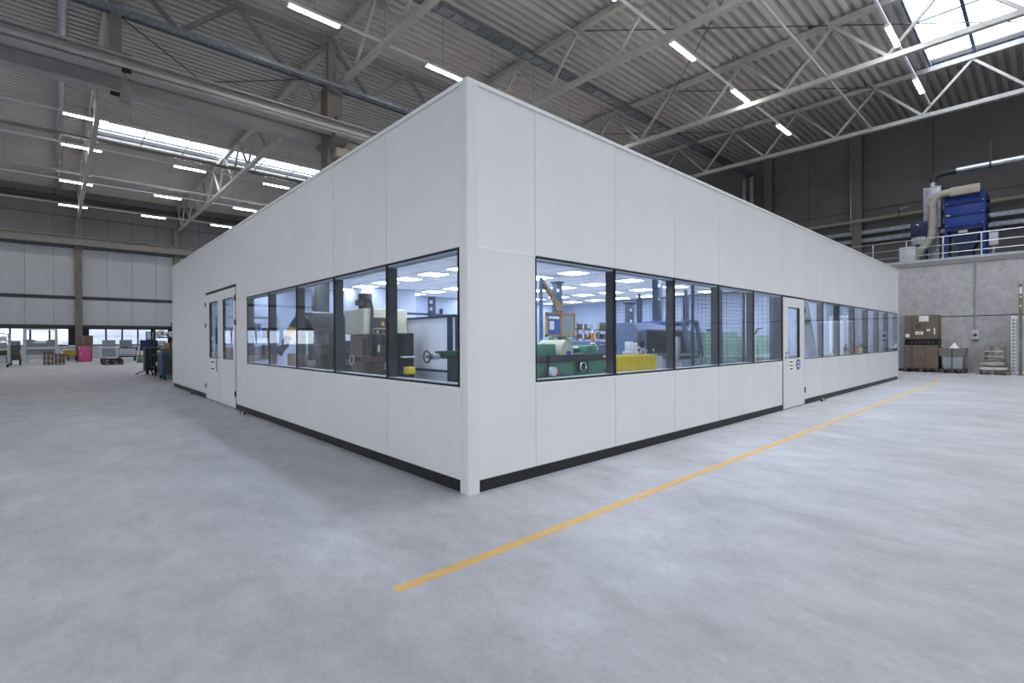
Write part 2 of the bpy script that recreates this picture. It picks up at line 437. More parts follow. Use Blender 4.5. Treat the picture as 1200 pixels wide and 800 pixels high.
# main hall column with corbel
cm = thing('hall_column', 'square grey concrete column rising behind the cabin roof', 'column', (4.9, 14.3, 0))
box((-.28, -.3, 0), (.28, .3, 10.25)).build('shaft', 'column_concrete', cm, .015)
cb = MB().prism([(-.3, 8.0), (-.3, 8.4), (-.9, 8.4), (-.9, 8.28)], 'X', -.25, .25); cb.build('corbel', 'column_concrete', cm, .01)
cb = MB().prism([(.3, 8.0), (.3, 8.4), (.9, 8.4), (.9, 8.28)], 'X', -.25, .25); cb.build('corbel', 'column_concrete', cm, .01)
MB().cyl((.02, -.31, 9.15), (.02, -.3, 9.15), .06, 14).build('anchor_hole', 'black', cm)
box((-.1, -.62, 7.7), (.34, -.31, 8.02)).build('junction_box', 'beige_pipe', cm, .01)

# ================================================================== ROOF STEEL
NODE = 3.07
def truss(n, label):
    """local y runs from 0 along the span; z absolute"""
    t = thing('roof_truss', label, 'truss'); L = n*NODE
    box((-.1, 0, 12.02), (.1, L, 12.2)).build('top_chord', 'steel_light', t)
    box((-.09, 0, 10.22), (.09, L, 10.38)).build('bottom_chord', 'steel_light', t)
    d1 = MB().bar((0, 0, 12.03), (0, NODE/2, 10.37), .09).mesh('diagonal'); d2 = MB().bar((0, NODE/2, 10.37), (0, NODE, 12.03), .09).mesh('diagonal')
    for d in (d1, d2): d.materials.append(MATS['steel_light'])
    for i in range(n):
        put('diagonal', d1, t, (0, i*NODE, 0)); put('diagonal', d2, t, (0, i*NODE, 0))
    return t
TX = [-1.15, 5.0, 11.1, 17.4, 23.7]
L1 = ['grey steel lattice roof truss nearest the upper left edge, camera side of the crane beam',
      'grey steel lattice roof truss meeting the top of the concrete column',
      'grey steel lattice roof truss crossing above the cabin corner',
      'grey steel lattice roof truss below the skylight, second from the dark wall',
      'pale steel lattice roof truss closest to the dark gallery wall']
ta = truss(9, L1[0]); ta.location = (TX[0], 14.2-9*NODE, 0)
for x, l in list(zip(TX, L1))[1:]: copy_tree(ta, (x, 14.2-9*NODE, 0), label=l)
tb = truss(10, 'grey lattice roof truss ending at the wall column behind the pink panel'); tb.location = (TX[0], 14.45, 0)
copy_tree(tb, (TX[1], 14.45, 0), label='grey lattice roof truss crossing below the long far skylight')

# lattice girder along the column row
g = thing('lattice_girder', 'heavy grey lattice girder running over the concrete column', 'girder')
box((-13.4, 14.17, 11.8), (29, 14.37, 12.0)).build('top_chord', 'steel_grey', g)
box((-13.4, 14.17, 10.28), (29, 14.37, 10.46)).build('bottom_chord', 'steel_dark', g)
d1 = MB().bar((0, 14.27, 11.85), (1.52, 14.27, 10.42), .12).mesh('diagonal'); d2 = MB().bar((1.52, 14.27, 10.42), (3.05, 14.27, 11.85), .12).mesh('diagonal')
for d in (d1, d2): d.materials.append(MATS['steel_grey'])
for i in range(-5, 7):
    put('diagonal', d1, g, (4.87+i*3.05, 0, 0)); put('diagonal', d2, g, (4.87+i*3.05, 0, 0))
vp = box((-.14, 14.15, 10.3), (.14, 14.39, 12.0)).mesh('vertical_post'); vp.materials.append(MATS['steel_grey'])
for x in (-1.18, 4.87, 11.0): put('vertical_post', vp, g, (x, 0, 0))

def tray(name, label, a, b, w, h, axis='X', mat='galvanised', step=.35):
    """cable tray: two side rails and cross rungs over a bottom sheet"""
    t = thing(name, label, 'cable tray'); (x0, y0, z), (x1, y1, _) = a, b
    if axis == 'X':
        for s in (-1, 1): box((x0, y0+s*w/2-.015, z), (x1, y0+s*w/2+.015, z+h)).build('side_rail', mat, t)
        box((x0, y0-w/2, z+.02), (x1, y0+w/2, z+.03)).build('tray_sheet', mat, t)
        r = box((-.03, y0-w/2, z-.012), (.03, y0+w/2, z+.015)).mesh('rung'); r.materials.append(MATS[mat])
        for i in range(int((x1-x0)/step)): put('rung', r, t, (x0+.2+i*step, 0, 0))
    else:
        for s in (0, 1): box((x0-.02+s*w, y0, z), (x0+.02+s*w, y1, z+h)).build('side_rail', mat, t)
        box((x0, y0, z+.02), (x0+w, y1, z+.03)).build('tray_sheet', mat, t)
        r = box((x0-.035, -.02, z), (x0-.015, .02, z+h)).mesh('rung'); r.materials.append(MATS[mat])
        for i in range(int((y1-y0)/step)): put('rung', r, t, (0, y0+.1+i*step, 0))
    return t
tray('cable_tray', 'grey cable tray running beside the girder at the column top', (-6, 13.6, 10.02), (13, 13.6, 0), .2, .1, mat='galvanised', step=.45)
tray('cable_tray', 'wide dark grey cable tray hung under the roof above the cabin', (-2, 9.4, 11.3), (29.3, 9.4, 0), .38, .12, mat='tray_grey', step=.5)
tray('cable_tray', 'upper of two pale cable trays along the dark gallery wall', (29.6, -14, 6.86), (29.6, 12, 0), .35, .2, 'Y', step=.3)
tray('cable_tray', 'lower of two pale cable trays along the dark gallery wall', (29.6, -14, 6.42), (29.6, 12, 0), .35, .2, 'Y', step=.3)
tray('cable_tray', 'narrow pale cable tray above the lamps beyond the long skylight', (-16, 34.6, 10.85), (12, 34.6, 0), .2, .12, mat='steel_light', step=.8)
tray('cable_tray', 'narrow pale cable tray above the lamps before the long skylight', (-16, 27.5, 10.75), (12, 27.5, 0), .18, .1, mat='steel_grey', step=.8)
o = box((X0, 44.9, 11.45), (12, 45.25, 11.75)).build('eaves_beam', 'steel_dark'); tag(o, 'dark eaves beam high on the far window wall', 'beam')
for y, l in ((9.75, 'vertical silver duct on the dark wall, further from the column'), (9.3, 'vertical silver duct on the dark wall, nearer the column')):
    d = thing('vertical_duct', l, 'duct', (29.2, y, 0)); MB().cyl((0, 0, 4.17), (0, 0, 11.2), .13, 14).build('pipe', 'silver', d)
    for z in (6, 7.5, 9, 10.5): MB().cyl((0, 0, z), (0, 0, z+.06), .145, 14).build('flange', 'galvanised', d)

# crane runway beams
def ibeam(name, label, x0, x1, y, z0, z1, w, mat='crane_paint'):
    t = thing(name, label, 'crane rail')
    box((x0, y-w/2, z1-.05), (x1, y+w/2, z1)).build('top_flange', mat, t)
    box((x0, y-w/2, z0), (x1, y+w/2, z0+.05)).build('bottom_flange', mat, t)
    box((x0, y-.02, z0+.05), (x1, y+.02, z1-.05)).build('web', mat, t)
    box((x0, y-.03, z1), (x1, y+.03, z1+.06)).build('rail', 'steel_grey', t)
    return t
c1 = ibeam('crane_runway_beam', 'grey crane runway beam on the cabin side of the concrete column', X0, 29, 13.62, 8.4, 8.85, .36)
ibeam('crane_runway_beam', 'grey crane runway beam on the far side of the concrete column', X0, 29, 15.0, 8.4, 8.9, .4)
ibeam('crane_runway_beam', 'grey crane runway beam along the far window wall', X0, 29, 44.55, 8.25, 8.85, .4, 'steel_grey')
box((X0, 13.4, 8.5), (29, 13.44, 8.6)).build('conductor_strip', 'steel_light', c1)
h = thing('beam_hanger', 'grey steel hanger post between truss and crane beam', 'hanger', (-1.18, 14.3, 0))
box((-.12, -.12, 8.95), (.12, .12, 10.28)).build('post', 'steel_grey', h)
box((-.3, -.75, 8.9), (.3, .85, 8.96)).build('bracket', 'steel_grey', h)
h = thing('crane_end_stop', 'grey crane stop box with black rubber buffer under the runway beam', 'buffer', (-1.05, 13.5, 0))
box((-.11, -.1, 7.62), (.11, .1, 8.05)).build('box', 'steel_grey', h, .02)
box((-.03, -.03, 8.05), (.03, .03, 8.42)).build('stem', 'steel_grey', h)
MB().cyl((-.08, -.2, 8.38), (.12, -.2, 8.38), .055, 12).build('rubber_buffer', 'rubber', h)
MB().cyl((-.3, 0, 7.78), (-.11, 0, 7.78), .055, 12).build('rubber_buffer', 'rubber', h)

# longitudinal tubes, bracing rods
for y, z, a, b, lab in ((8.05, 11.98, -1.15, 29, 'thin steel tube linking the roof trusses below the wide cable tray'), (1.95, 11.98, -1.15, 29, 'thin steel tube linking the truss tops beside the skylight'),
                        (2.08, 10.34, 5, 23.7, 'slim pale tube linking the lower chords of the trusses')):
    o = MB().cyl((a, y, z), (b, y, z), .04, 8).build('tie_tube', 'steel_light'); tag(o, lab, 'tube')
o = MB().cyl((-2.22, 15.5, 11.9), (-2.2, 45.2, 11.9), .13, 12).build('roof_pipe', 'galvanised'); tag(o, 'grey pipe under the roof left of the far truss', 'pipe')
N_ = lambda k: 14.2-k*NODE
for (i, ka, j, kb) in ((2, 2, 3, 4), (2, 4, 3, 2), (3, 2, 4, 0), (3, 0, 4, 2), (3, 2, 4, 4), (3, 4, 4, 2), (3, 4, 4, 6)):
    zz = 12.08 if kb > ka else 11.87
    o = MB().cyl((TX[i], N_(ka), zz), (TX[j], N_(kb), zz), .018, 6).build('bracing_rod', 'steel_dark')
    tag(o, 'thin dark bracing rod crossing between roof trusses', 'rod', 'roof bracing rods')
for a, b in (((-1.15, 17.5, 12.1), (5, 23.7, 12.1)), ((-1.15, 23.7, 11.9), (5, 17.5, 11.9)), ((-7.3, 17.5, 12), (-1.15, 23.7, 12))):
    o = MB().cyl(a, b, .02, 6).build('bracing_rod', 'steel_dark'); tag(o, 'thin dark bracing rod under the roof before the far skylight', 'rod', 'far roof bracing rods')

# ---- light rails and tube lights
def rail(y, x0, x1, label):
    t = thing('light_rail', label, 'rail', (0, y, 0))
    box((x0, -.03, 10.53), (x1, .03, 10.59)).build('rail_profile', 'white', t)
    w = MB(); x = x0+.6
    while x < x1: w.bar((x, 0, 10.59), (x, 0, ZR), .008); x += 2.2
    w.build('suspension_wires', 'steel_dark', t)['kind'] = 'stuff'
lum = thing('tube_light', 'x', 'light')
box((0, -.07, 10.47), (1.5, .07, 10.53)).build('housing', 'white', lum)
box((.02, -.062, 10.43), (1.48, .062, 10.47)).build('diffuser', 'tube_glow', lum)
for x in (0, 1.46): box((x, -.07, 10.427), (x+.04, .07, 10.475)).build('end_cap', 'white', lum)
first = True
# (y, rail from, rail to, lamps in view, other lamps, row)
ROWS = [(10.95, -2, 27, [2.26, 6.7], [11.1, 15.5, 19.9], 'row nearest the cabin corner top'),
        (4.78, 0, 23.3, [11.62, 15.95, 20.45], [3.0, 7.3], 'row crossing over the cabin front'),
        (.08, 0, 23.3, [15.65, 20.05], [2.6, 7, 11.3], 'row beside the skylight'),
        (-6, 0, 21, [], [2.6, 7, 11.3, 15.65], 'row behind the yellow line'),  # whole row is out of view, added for its light
        (23.7, -16, 9, [-2.2], [-11, -6.6], 'first far row beyond the crane beam'),
        (27.95, -16, 10, [-2.22, 2.15, 6.5], [-11, -6.6], 'far row before the long skylight'),
        (35.0, -16, 10, [-2.25, 2.15, 6.6], [-11, -6.6], 'far row beyond the long skylight'),
        (41.7, -16, 10, [-2.25, 2.2, 6.6], [-11, -6.6], 'row closest to the window wall')]
for y, a, b, xs, ys_, lab in ROWS:
    rail(y, a, b, 'slim white light rail of the ' + lab)
    for k, x in enumerate(xs + ys_):
        if first: o = lum; o.location = (x, y, 0); first = False
        else: o = copy_tree(lum, (x, y, 0))
        o['label'] = (['first', 'second', 'third'][k] + ' tube light from the left, ' + lab) if k < len(xs) else 'tube light outside the picture, ' + lab
        o['group'] = 'tube lights, ' + lab

# ================================================================== CABIN
HC, T = 3.38, .11
LXc, LYc = 16.6, 13.66
cab = thing('modular_cabin', 'large white panelled cabin with long window bands on the hall floor', 'cabin')
ZW0, ZW1, ZS = .875, 2.005, .1
def wpanel(kind, u0, u1, z0, z1, wall):
    """flat sandwich panel; wall 'R' lies on Y=0 facing -Y, 'L' on X=0 facing -X"""
    gp = .003
    if wall == 'R': m = box((u0+gp, 0, z0), (u1-gp, .03, z1))
    else: m = box((0, u0+gp, z0), (.03, u1-gp, z1))
    return m.build(kind, 'cabin_white', cab)
def core(u0, u1, z0, z1, wall):
    a = .007
    m = box((u0, a, z0), (u1, T, z1)) if wall == 'R' else box((a, u0, z0), (T, u1, z1))
    return m.build('wall_core', 'cabin_inside', cab)
JR = [.09, .77, 1.99, 3.24, 4.46, 5.68, 6.90, 8.06, 9.2, 10.36, 11.6, 12.85, 14.05, 15.2, 16.55]
JL = [.09, 1.34, 2.62, 3.87, 5.08, 6.27, 6.97, 9.43, 10.66, 11.9, 13.1, 13.6]
for a, b in zip(JR[:-1], JR[1:]):
    wpanel('wall_panel', a, b, 2.02, HC-.05, 'R')
    if a == .09: wpanel('wall_panel', a, b, ZS, 2.01, 'R')
    elif a != 6.90: wpanel('wall_panel', a, b, ZS, ZW0-.02, 'R')
for a, b in zip(JL[:-1], JL[1:]):
    wpanel('wall_panel', a, b, 2.31 if a == 6.97 else 2.02, HC-.05, 'L')
    if a in (6.27, 9.43, 10.66, 11.9, 13.1): wpanel('wall_panel', a, b, ZS, 2.01, 'L')
    elif a != 6.97: wpanel('wall_panel', a, b, ZS, ZW0-.02, 'L')
core(0.02, LXc, 2.03, HC-.06, 'R'); core(.09, .76, ZS, 2.03, 'R'); core(.76, 6.90, ZS, ZW0-.02, 'R'); core(8.06, LXc, ZS, ZW0-.02, 'R')
core(0.02, 6.97, 2.03, HC-.06, 'L'); core(6.97, 9.43, 2.32, HC-.06, 'L'); core(9.43, LYc, 2.03, HC-.06, 'L')
core(.09, 6.27, ZS, ZW0-.02, 'L'); core(6.3, 6.97, ZS, 2.03, 'L'); core(9.43, LYc, ZS, 2.03, 'L')
# end walls, ceiling slab
box((LXc-T, T, 0), (LXc, LYc, HC-.06)).build('end_wall', 'end_wall_blue', cab)
box((T, LYc-T, 0), (LXc-T, LYc, HC-.06)).build('end_wall', 'end_wall_blue', cab)
ce = box((T, T, 3.0), (LXc-T, LYc-T, 3.08)).build('ceiling_board', 'tile_white', cab)
tg = MB(); y = .62
while y < LYc-T: tg.box((T, y-.012, 2.996), (LXc-T, y+.012, 3.0)); y += .64
x = .62
while x < LXc-T: tg.box((x-.012, T, 2.996), (x+.012, LYc-T, 3.0)); x += .64
tg.build('ceiling_grid', 'tile_grid', ce)
box((.0, .0, HC-.055), (LXc, LYc, HC-.045)).build('roof_sheet', 'cabin_white', cab)
# corner posts and top trim
poly = [(.0, .105), (-.012, .1), (-.012, .02), (-.008, 0), (0, -.008), (.02, -.012), (.1, -.012), (.105, 0), (.105, .03), (.03, .03), (.03, .105)]
MB().prism(poly, 'Z', 0, HC-.045).build('corner_post', 'cabin_post', cab)
box((LXc-.07, -.008, 0), (LXc+.005, T, HC-.05)).build('corner_post', 'cabin_post', cab, .006)
box((-.008, LYc-.07, 0), (T, LYc+.005, HC-.05)).build('corner_post', 'cabin_post', cab, .006)
tr = MB().box((-.012, -.012, HC-.045), (LXc+.01, .06, HC-.012)); tr.build('top_trim', 'cabin_trim', cab, .004)
tr = MB().box((-.012, .06, HC-.045), (.06, LYc+.01, HC-.012)); tr.build('top_trim', 'cabin_trim', cab, .004)
# horizontal joint strip at window head
for a, b in ((.1, .77),): box((a, -.004, 2.006), (b, .02, 2.024)).build('joint_strip', 'cabin_trim', cab)
for a, b in ((6.27, 6.95), (9.45, 13.6)): box((-.004, a, 2.006), (.02, b, 2.024)).build('joint_strip', 'cabin_trim', cab)
for a, b in ((.76, 6.9), (8.06, 16.53)):
    box((a, -.006, ZW0-.03), (b, .02, ZW0-.012)).build('sill_strip', 'cabin_trim', cab)
box((-.006, .12, ZW0-.03), (.02, 6.28, ZW0-.012)).build('sill_strip', 'cabin_trim', cab)
# skirting
for a, b in ((.1, 6.93), (8.05, 16.54)): box((a, .004, 0), (b, T, ZS-.004)).build('skirting', 'skirt_black', cab)
for a, b in ((.1, 6.98), (9.42, 13.6)): box((.004, a, 0), (T, b, ZS-.004)).build('skirting', 'skirt_black', cab)

def window(u0, u1, wall):
    """one glazed module: dark frame the depth of the wall, flush outer pane"""
    def B(ua, ub, d0, d1, z0, z1): return box((ua, d0, z0), (ub, d1, z1)) if wall == 'R' else box((d0, ua, z0), (d1, ub, z1))
    e = .022; m = MB()
    for q in (B(u0, u0+e, .012, T, ZW0, ZW1), B(u1-e, u1, .012, T, ZW0, ZW1)): m.add(q.v, q.f)
    f = m.build('window_frame', 'frame_dark', cab)
    m = MB()
    for q in (B(u0+e, u1-e, .012, T, ZW1-e, ZW1+.03), B(u0+e, u1-e, .012, T, ZW0-.02, ZW0+.01)): m.add(q.v, q.f)
    m.build('reveal', 'cabin_inside', f)
    m = MB(); k = .016
    for q in (B(u0, u0+k, .0, .011, ZW0-.01, ZW1+.01), B(u1-k, u1, .0, .011, ZW0-.01, ZW1+.01), B(u0+k, u1-k, 0, .011, ZW1-k+.01, ZW1+.01), B(u0+k, u1-k, 0, .011, ZW0-.01, ZW0+k-.01)): m.add(q.v, q.f)
    m.build('gasket', 'frame_black', f)
    B(u0+k, u1-k, .003, .009, ZW0+k-.01, ZW1-k+.01).build('pane', 'window_glass', f)
wr_ = [.77, 1.99, 3.24, 4.46, 5.68, 6.90]
for a, b in zip(wr_[:-1], wr_[1:]): window(a, b, 'R')
wr_ = [8.06, 9.2, 10.36, 11.6, 12.85, 14.05, 15.2, 16.53]
for a, b in zip(wr_[:-1], wr_[1:]): window(a, b, 'R')
wl_ = [.13, 1.34, 2.62, 3.87, 5.08, 6.27]
for a, b in zip(wl_[:-1], wl_[1:]): window(a, b, 'L')

def sign_discs(par, pos, r, wall, n=2):
    for k, dz in enumerate((0, -2.1*r)[:n]):
        m = MB()
        if wall == 'R': m.cyl((pos[0], -.012, pos[2]+dz), (pos[0], -.008, pos[2]+dz), r, 20)
        else: m.cyl((-.012, pos[1], pos[2]+dz), (-.008, pos[1], pos[2]+dz), r, 20)
        d = m.build('safety_sign', 'sign_blue', par); m = MB()
        def Q(u, z, w, h):
            if wall == 'R': m.box((pos[0]+u-w/2, -.0135, pos[2]+dz+z-h/2), (pos[0]+u+w/2, -.0115, pos[2]+dz+z+h/2))
            else: m.box((-.0135, pos[1]+u-w/2, pos[2]+dz+z-h/2), (-.0115, pos[1]+u+w/2, pos[2]+dz+z+h/2))
        if k == 0:
            Q(0, r*.3, r*.7, r*.45); Q(0, -.35*r, r*1.1, r*.35)
        else:
            Q(0, 0, r*.75, r*.5); Q(r*.45, -.2*r, r*.4, r*.25); Q(-r*.4, .25*r, r*.3, r*.3)
        m.build('pictogram', 'white', d)
def notice(par, u0, u1, z0, z1, wall, bars):
    pl = (box((u0, -.012, z0), (u1, -.008, z1)) if wall == 'R' else box((-.012, u0, z0), (-.008, u1, z1))).build('notice', 'paper', par)
    m = MB()
    for a, b, za, zb in bars:
        ua, ub = u0+a*(u1-u0), u0+b*(u1-u0); q0, q1 = z0+za*(z1-z0), z0+zb*(z1-z0)
        if wall == 'R': m.box((ua, -.0135, q0), (ub, -.0115, q1))
        else: m.box((-.0135, ua, q0), (-.0115, ub, q1))
    m.build('print', 'ink', pl)

def leaf(u0, u1, z1, g0, g1, gz0, gz1, wall, hinge_at, handle_at):
    def B(ua, ub, d0, d1, za, zb): return box((ua, d0, za), (ub, d1, zb)) if wall == 'R' else box((d0, ua, za), (d1, ub, zb))
    m = MB()
    for q in (B(u0, g0, -.008, .05, .015, z1), B(g1, u1, -.008, .05, .015, z1), B(g0, g1, -.008, .05, .015, gz0), B(g0, g1, -.008, .05, gz1, z1)): m.add(q.v, q.f)
    d = m.build('door_leaf', 'cabin_white', cab)
    m = MB(); e = .014
    for q in (B(g0, g0+e, -.002, .045, gz0, gz1), B(g1-e, g1, -.002, .045, gz0, gz1), B(g0, g1, -.002, .045, gz0, gz0+e), B(g0, g1, -.002, .045, gz1-e, gz1)): m.add(q.v, q.f)
    m.build('glazing_bead', 'frame_black', d)
    B(g0+e, g1-e, .012, .018, gz0+e, gz1-e).build('pane', 'window_glass', d)
    for z in (.28, 1.78 if z1 < 2.1 else 1.6) + ((2.05,) if z1 > 2.1 else ()):
        (MB().cyl((hinge_at, -.015, z-.05), (hinge_at, -.015, z+.05), .012, 8) if wall == 'R' else MB().cyl((-.015, hinge_at, z-.05), (-.015, hinge_at, z+.05), .012, 8)).build('hinge', 'black', d)
    if handle_at is not None:
        s = 1; m = MB()
        P = (lambda u, dd, z: (u, dd, z)) if wall == 'R' else (lambda u, dd, z: (dd, u, z))
        m.cyl(P(handle_at, -.008, 1.0), P(handle_at, -.014, 1.0), .027, 14); m.cyl(P(handle_at, -.014, 1.0), P(handle_at, -.05, 1.0), .01, 8)
        m.cyl(P(handle_at, -.05, 1.0), P(handle_at+.14, -.05, 1.0), .01, 8); m.build('handle', 'chrome', d)
        MB().cyl(P(handle_at, -.008, .92), P(handle_at, -.016, .92), .024, 14).build('lock', 'steel_dark', d)
    return d
# front door in the long wall
def frameR(u0, u1, z1, wall):
    def B(ua, ub, d0, d1, za, zb): return box((ua, d0, za), (ub, d1, zb)) if wall == 'R' else box((d0, ua, za), (d1, ub, zb))
    m = MB()
    for q in (B(u0, u0+.028, .0, T, 0, z1), B(u1-.028, u1, .0, T, 0, z1), B(u0, u1, .0, T, z1-.025, z1)): m.add(q.v, q.f)
    q = B(u0, u1, -.004, T, z1-.05, z1) if wall == 'L' else B(u0, u1, 0, T, z1-.02, z1); m.add(q.v, q.f)
    m.build('door_frame', 'frame_black', cab); B(u0, u1, .0, T, 0, .012).build('threshold', 'steel_dark', cab)
frameR(6.905, 8.055, 2.02, 'R')
d = leaf(6.935, 8.025, 1.99, 7.16, 7.78, .9, 1.82, 'R', 8.03, 7.04)
sign_discs(d, (7.675, 0, .78), .1, 'R', 1)
notice(d, 7.16, 7.44, .66, .87, 'R', [(.2, .8, .78, .88), (.12, .3, .48, .58), (.36, .62, .48, .58), (.7, .88, .48, .58), (.25, .75, .18, .3)])
frameR(6.97, 9.43, 2.31, 'L')
box((-.002, 8.187, .015), (.045, 8.208, 2.255)).build('astragal', 'frame_black', cab)
d1_ = leaf(7.0, 8.185, 2.255, 7.13, 7.93, .9, 2.08, 'L', 6.995, None)
d2_ = leaf(8.21, 9.4, 2.255, 8.34, 9.1, .9, 2.08, 'L', 9.405, 8.26)
sign_discs(d2_, (0, 8.44, .82), .06, 'L')
notice(d2_, 8.62, 8.95, .76, .87, 'L', [(.15, .85, .35, .65)]); notice(d2_, 8.62, 8.95, .62, .73, 'L', [(.15, .85, .35, .65)])
box((6.7, -.02, .73), (6.79, 0, .83)).build('light_switch', 'white', cab, .004)

# small floor stops
for i, ((x, y), l) in enumerate((((-.1, 10.53), 'small metal door stop on the floor left of the double door'), ((-.1, 6.14), 'small metal door stop on the floor right of the double door'), ((8.82, -.1), 'small metal door stop on the floor by the single door'))):
    t = thing('door_stop', l, 'door stop', (x, y, 0), 0 if i < 2 else PI/2)
    box((-.04, -.1, 0), (.04, .1, .012)).build('base_plate', 'silver', t)
    MB().cyl((0, 0, .012), (0, 0, .06), .025, 10).build('post', 'silver', t)
    for s in (-1, 1): MB().cyl((0, s*.07, .012), (0, s*.07, .045), .022, 8).build('rubber_pad', 'rubber', t)

# LED panels in the cabin ceiling
pl = thing('ceiling_panel_light', 'square white LED panel light set in the cabin ceiling', 'light', (0, 0, 0), group='LED panels in the cabin ceiling')
box((-.31, -.31, 2.975), (.31, .31, 2.996)).build('panel_frame', 'white', pl); box((-.29, -.29, 2.97), (.29, .29, 2.975)).build('diffuser', 'panel_glow', pl)
first = True
for x in (2.3, 4.85, 7.45, 9.97, 12.6, 15.0):
    for j in range(10):
        y = 1.33+j*1.29
        if first: pl.location = (x, y, 0); first = False
        else: copy_tree(pl, (x, y, 0))

# yellow floor line
o = box((-1.2, -.985, 0), (17.2, -.92, .002)).build('floor_marking_line', 'tape_yellow'); tag(o, 'long straight yellow tape line on the floor beside the cabin', 'tape line')

# ================================================================== INSIDE THE CABIN
# ---- seen through the long right-hand wall
lt = thing('metal_lathe', 'green metalworking lathe behind the first pane right of the cabin corner', 'lathe', (2.1, 1.2, 0))
MB().box((0, .1, 0), (.5, .6, .72)).build('pedestal', 'machine_green', lt, .02); MB().box((1.1, .1, 0), (1.5, .6, .72)).build('pedestal', 'machine_green', lt, .02)
box((-.1, 0, .72), (1.6, .7, .76)).build('chip_tray', 'machine_green', lt, .01)
box((.05, .1, .76), (1.55, .55, .95)).build('bed_casting', 'machine_green', lt, .02)
for y in (.14, .42): box((.45, y, .95), (1.55, y+.1, .985)).build('slideway', 'iron', lt)
box((-.04, .03, .95), (1.32, .09, 1.05)).build('splash_lip', 'steel_dark', lt, .01)
box((-.02, .1, .95), (.38, .6, 1.2)).build('headstock', 'machine_green', lt, .03)
MB().cyl((.38, .32, 1.1), (.46, .32, 1.1), .11, 18).build('chuck', 'silver', lt)
gd = MB(); pts = [(.4+.13-.14*math.cos(a), 1.0+.25*math.sin(a)) for a in [i*PI/10 for i in range(11)]]
gd.prism(pts, 'Y', .04, .5); gd.build('chuck_guard', 'cream', lt, .01)
box((.52, .03, 1.02), (.6, .05, 1.1)).build('guard_label', 'poster_blue', lt)
cr = box((.72, .04, .98), (.98, .6, 1.06)).build('carriage', 'iron', lt, .015); box((.76, .02, .8), (.96, .06, .98)).build('apron', 'machine_green_dark', cr, .01)
MB().ring((.82, 0, .88), .06, .009, 'Y').build('handwheel', 'chrome', cr); box((.8, .2, 1.06), (.9, .34, 1.13)).build('tool_post', 'iron', cr, .01)
tl = box((1.06, .12, .985), (1.3, .48, 1.17)).build('tailstock', 'machine_green', lt, .03)
MB().cyl((.95, .3, 1.12), (1.42, .3, 1.12), .035, 12).build('quill', 'silver', tl); MB().ring((1.43, .3, 1.12), .075, .012, 'X').build('handwheel', 'chrome', tl)
MB().cyl((.2, .05, .84), (.2, -.03, .84), .06, 16).build('speed_dial', 'white', lt); MB().cyl((.12, .02, .78), (.06, -.06, 1.06), .012, 8).build('lever', 'black', lt)
MB().cyl((.3, .03, .82), (.3, -.02, .82), .03, 10).build('red_button', 'red', lt); MB().cyl((1.45, .08, .86), (1.45, .02, .86), .05, 14).build('feed_dial', 'cream', lt)
# second lathe handwheel unit behind
bs = thing('bench_grinder', 'green and grey bench grinder on a blue cabinet behind the lathe', 'grinder', (4.0, 2.6, .98))
box((-.1, -.08, 0), (.1, .08, .05)).build('foot', 'iron', bs); MB().cyl((-.12, 0, .17), (.12, 0, .17), .1, 16).build('motor', 'machine_green', bs)
for s in (-1, 1): MB().cyl((s*.14, 0, .17), (s*.2, 0, .17), .14, 18).build('wheel_guard', 'machine_green', bs)
def cabinet(label, loc, w, d, h, mat, drawers=4, door=False, top=None, name='tool_cabinet', cat='cabinet'):
    t = thing(name, label, cat, loc); box((0, 0, .05), (w, d, h)).build('body', mat, t, .008); box((.03, .03, 0), (w-.03, d-.02, .05)).build('plinth', 'black', t)
    if top: box((-.02, -.02, h), (w+.02, d+.02, h+.03)).build('worktop', top, t, .005)
    n = drawers; hh = (h-.1)/n
    for i in range(n):
        dr = box((.02, -.015, .08+i*hh), (w-.02, 0, .07+(i+1)*hh-.01)).build('door' if door else 'drawer', mat, t, .004)
        box((w*.25, -.035, .07+(i+.8)*hh), (w*.75, -.018, .07+(i+.8)*hh+.02)).build('handle', 'silver', dr)
    return t
cabinet('low blue drawer cabinet carrying the green grinder', (3.7, 2.4, 0), .7, .5, .98, 'slate_blue', 5)
cabinet('slate blue drawer cabinet left of the dark windowed machine', (4.95, 2.65, 0), .8, .6, 1.22, 'slate_blue', 5)
# yellow crates
def crate(): 
    t = thing('yellow_crate', 'x', 'crate'); m = MB(); w, d, h, e = .56, .4, .33, .015
    m.box((0, 0, 0), (w, d, e)); m.box((0, 0, e), (w, e, h)); m.box((0, d-e, e), (w, d, h)); m.box((0, e, e), (e, d-e, h)); m.box((w-e, e, e), (w, d-e, h)); m.build('shell', 'yellow', t)
    r = MB()
    for i in range(5): r.box((.05+i*.11, -.01, .02), (.07+i*.11, 0, h-.03))
    r.box((-.008, -.012, h-.03), (w+.008, 0, h)); r.build('ribs', 'yellow', t); return t
c0 = crate(); k = 0
for i, x in enumerate((3.74, 4.32)):
    for j in range(3):
        lab = ['bottom', 'middle', 'top'][j] + ' yellow crate of the stack ' + ('nearer the lathe' if i == 0 else 'nearer the white bench')
        if k == 0: o = c0; o.location = (x, 1.25, j*.333+.002)
        else: o = copy_tree(c0, (x, 1.25, j*.333+.002))
        o['label'] = lab; o['group'] = 'yellow crates behind the window'; k += 1
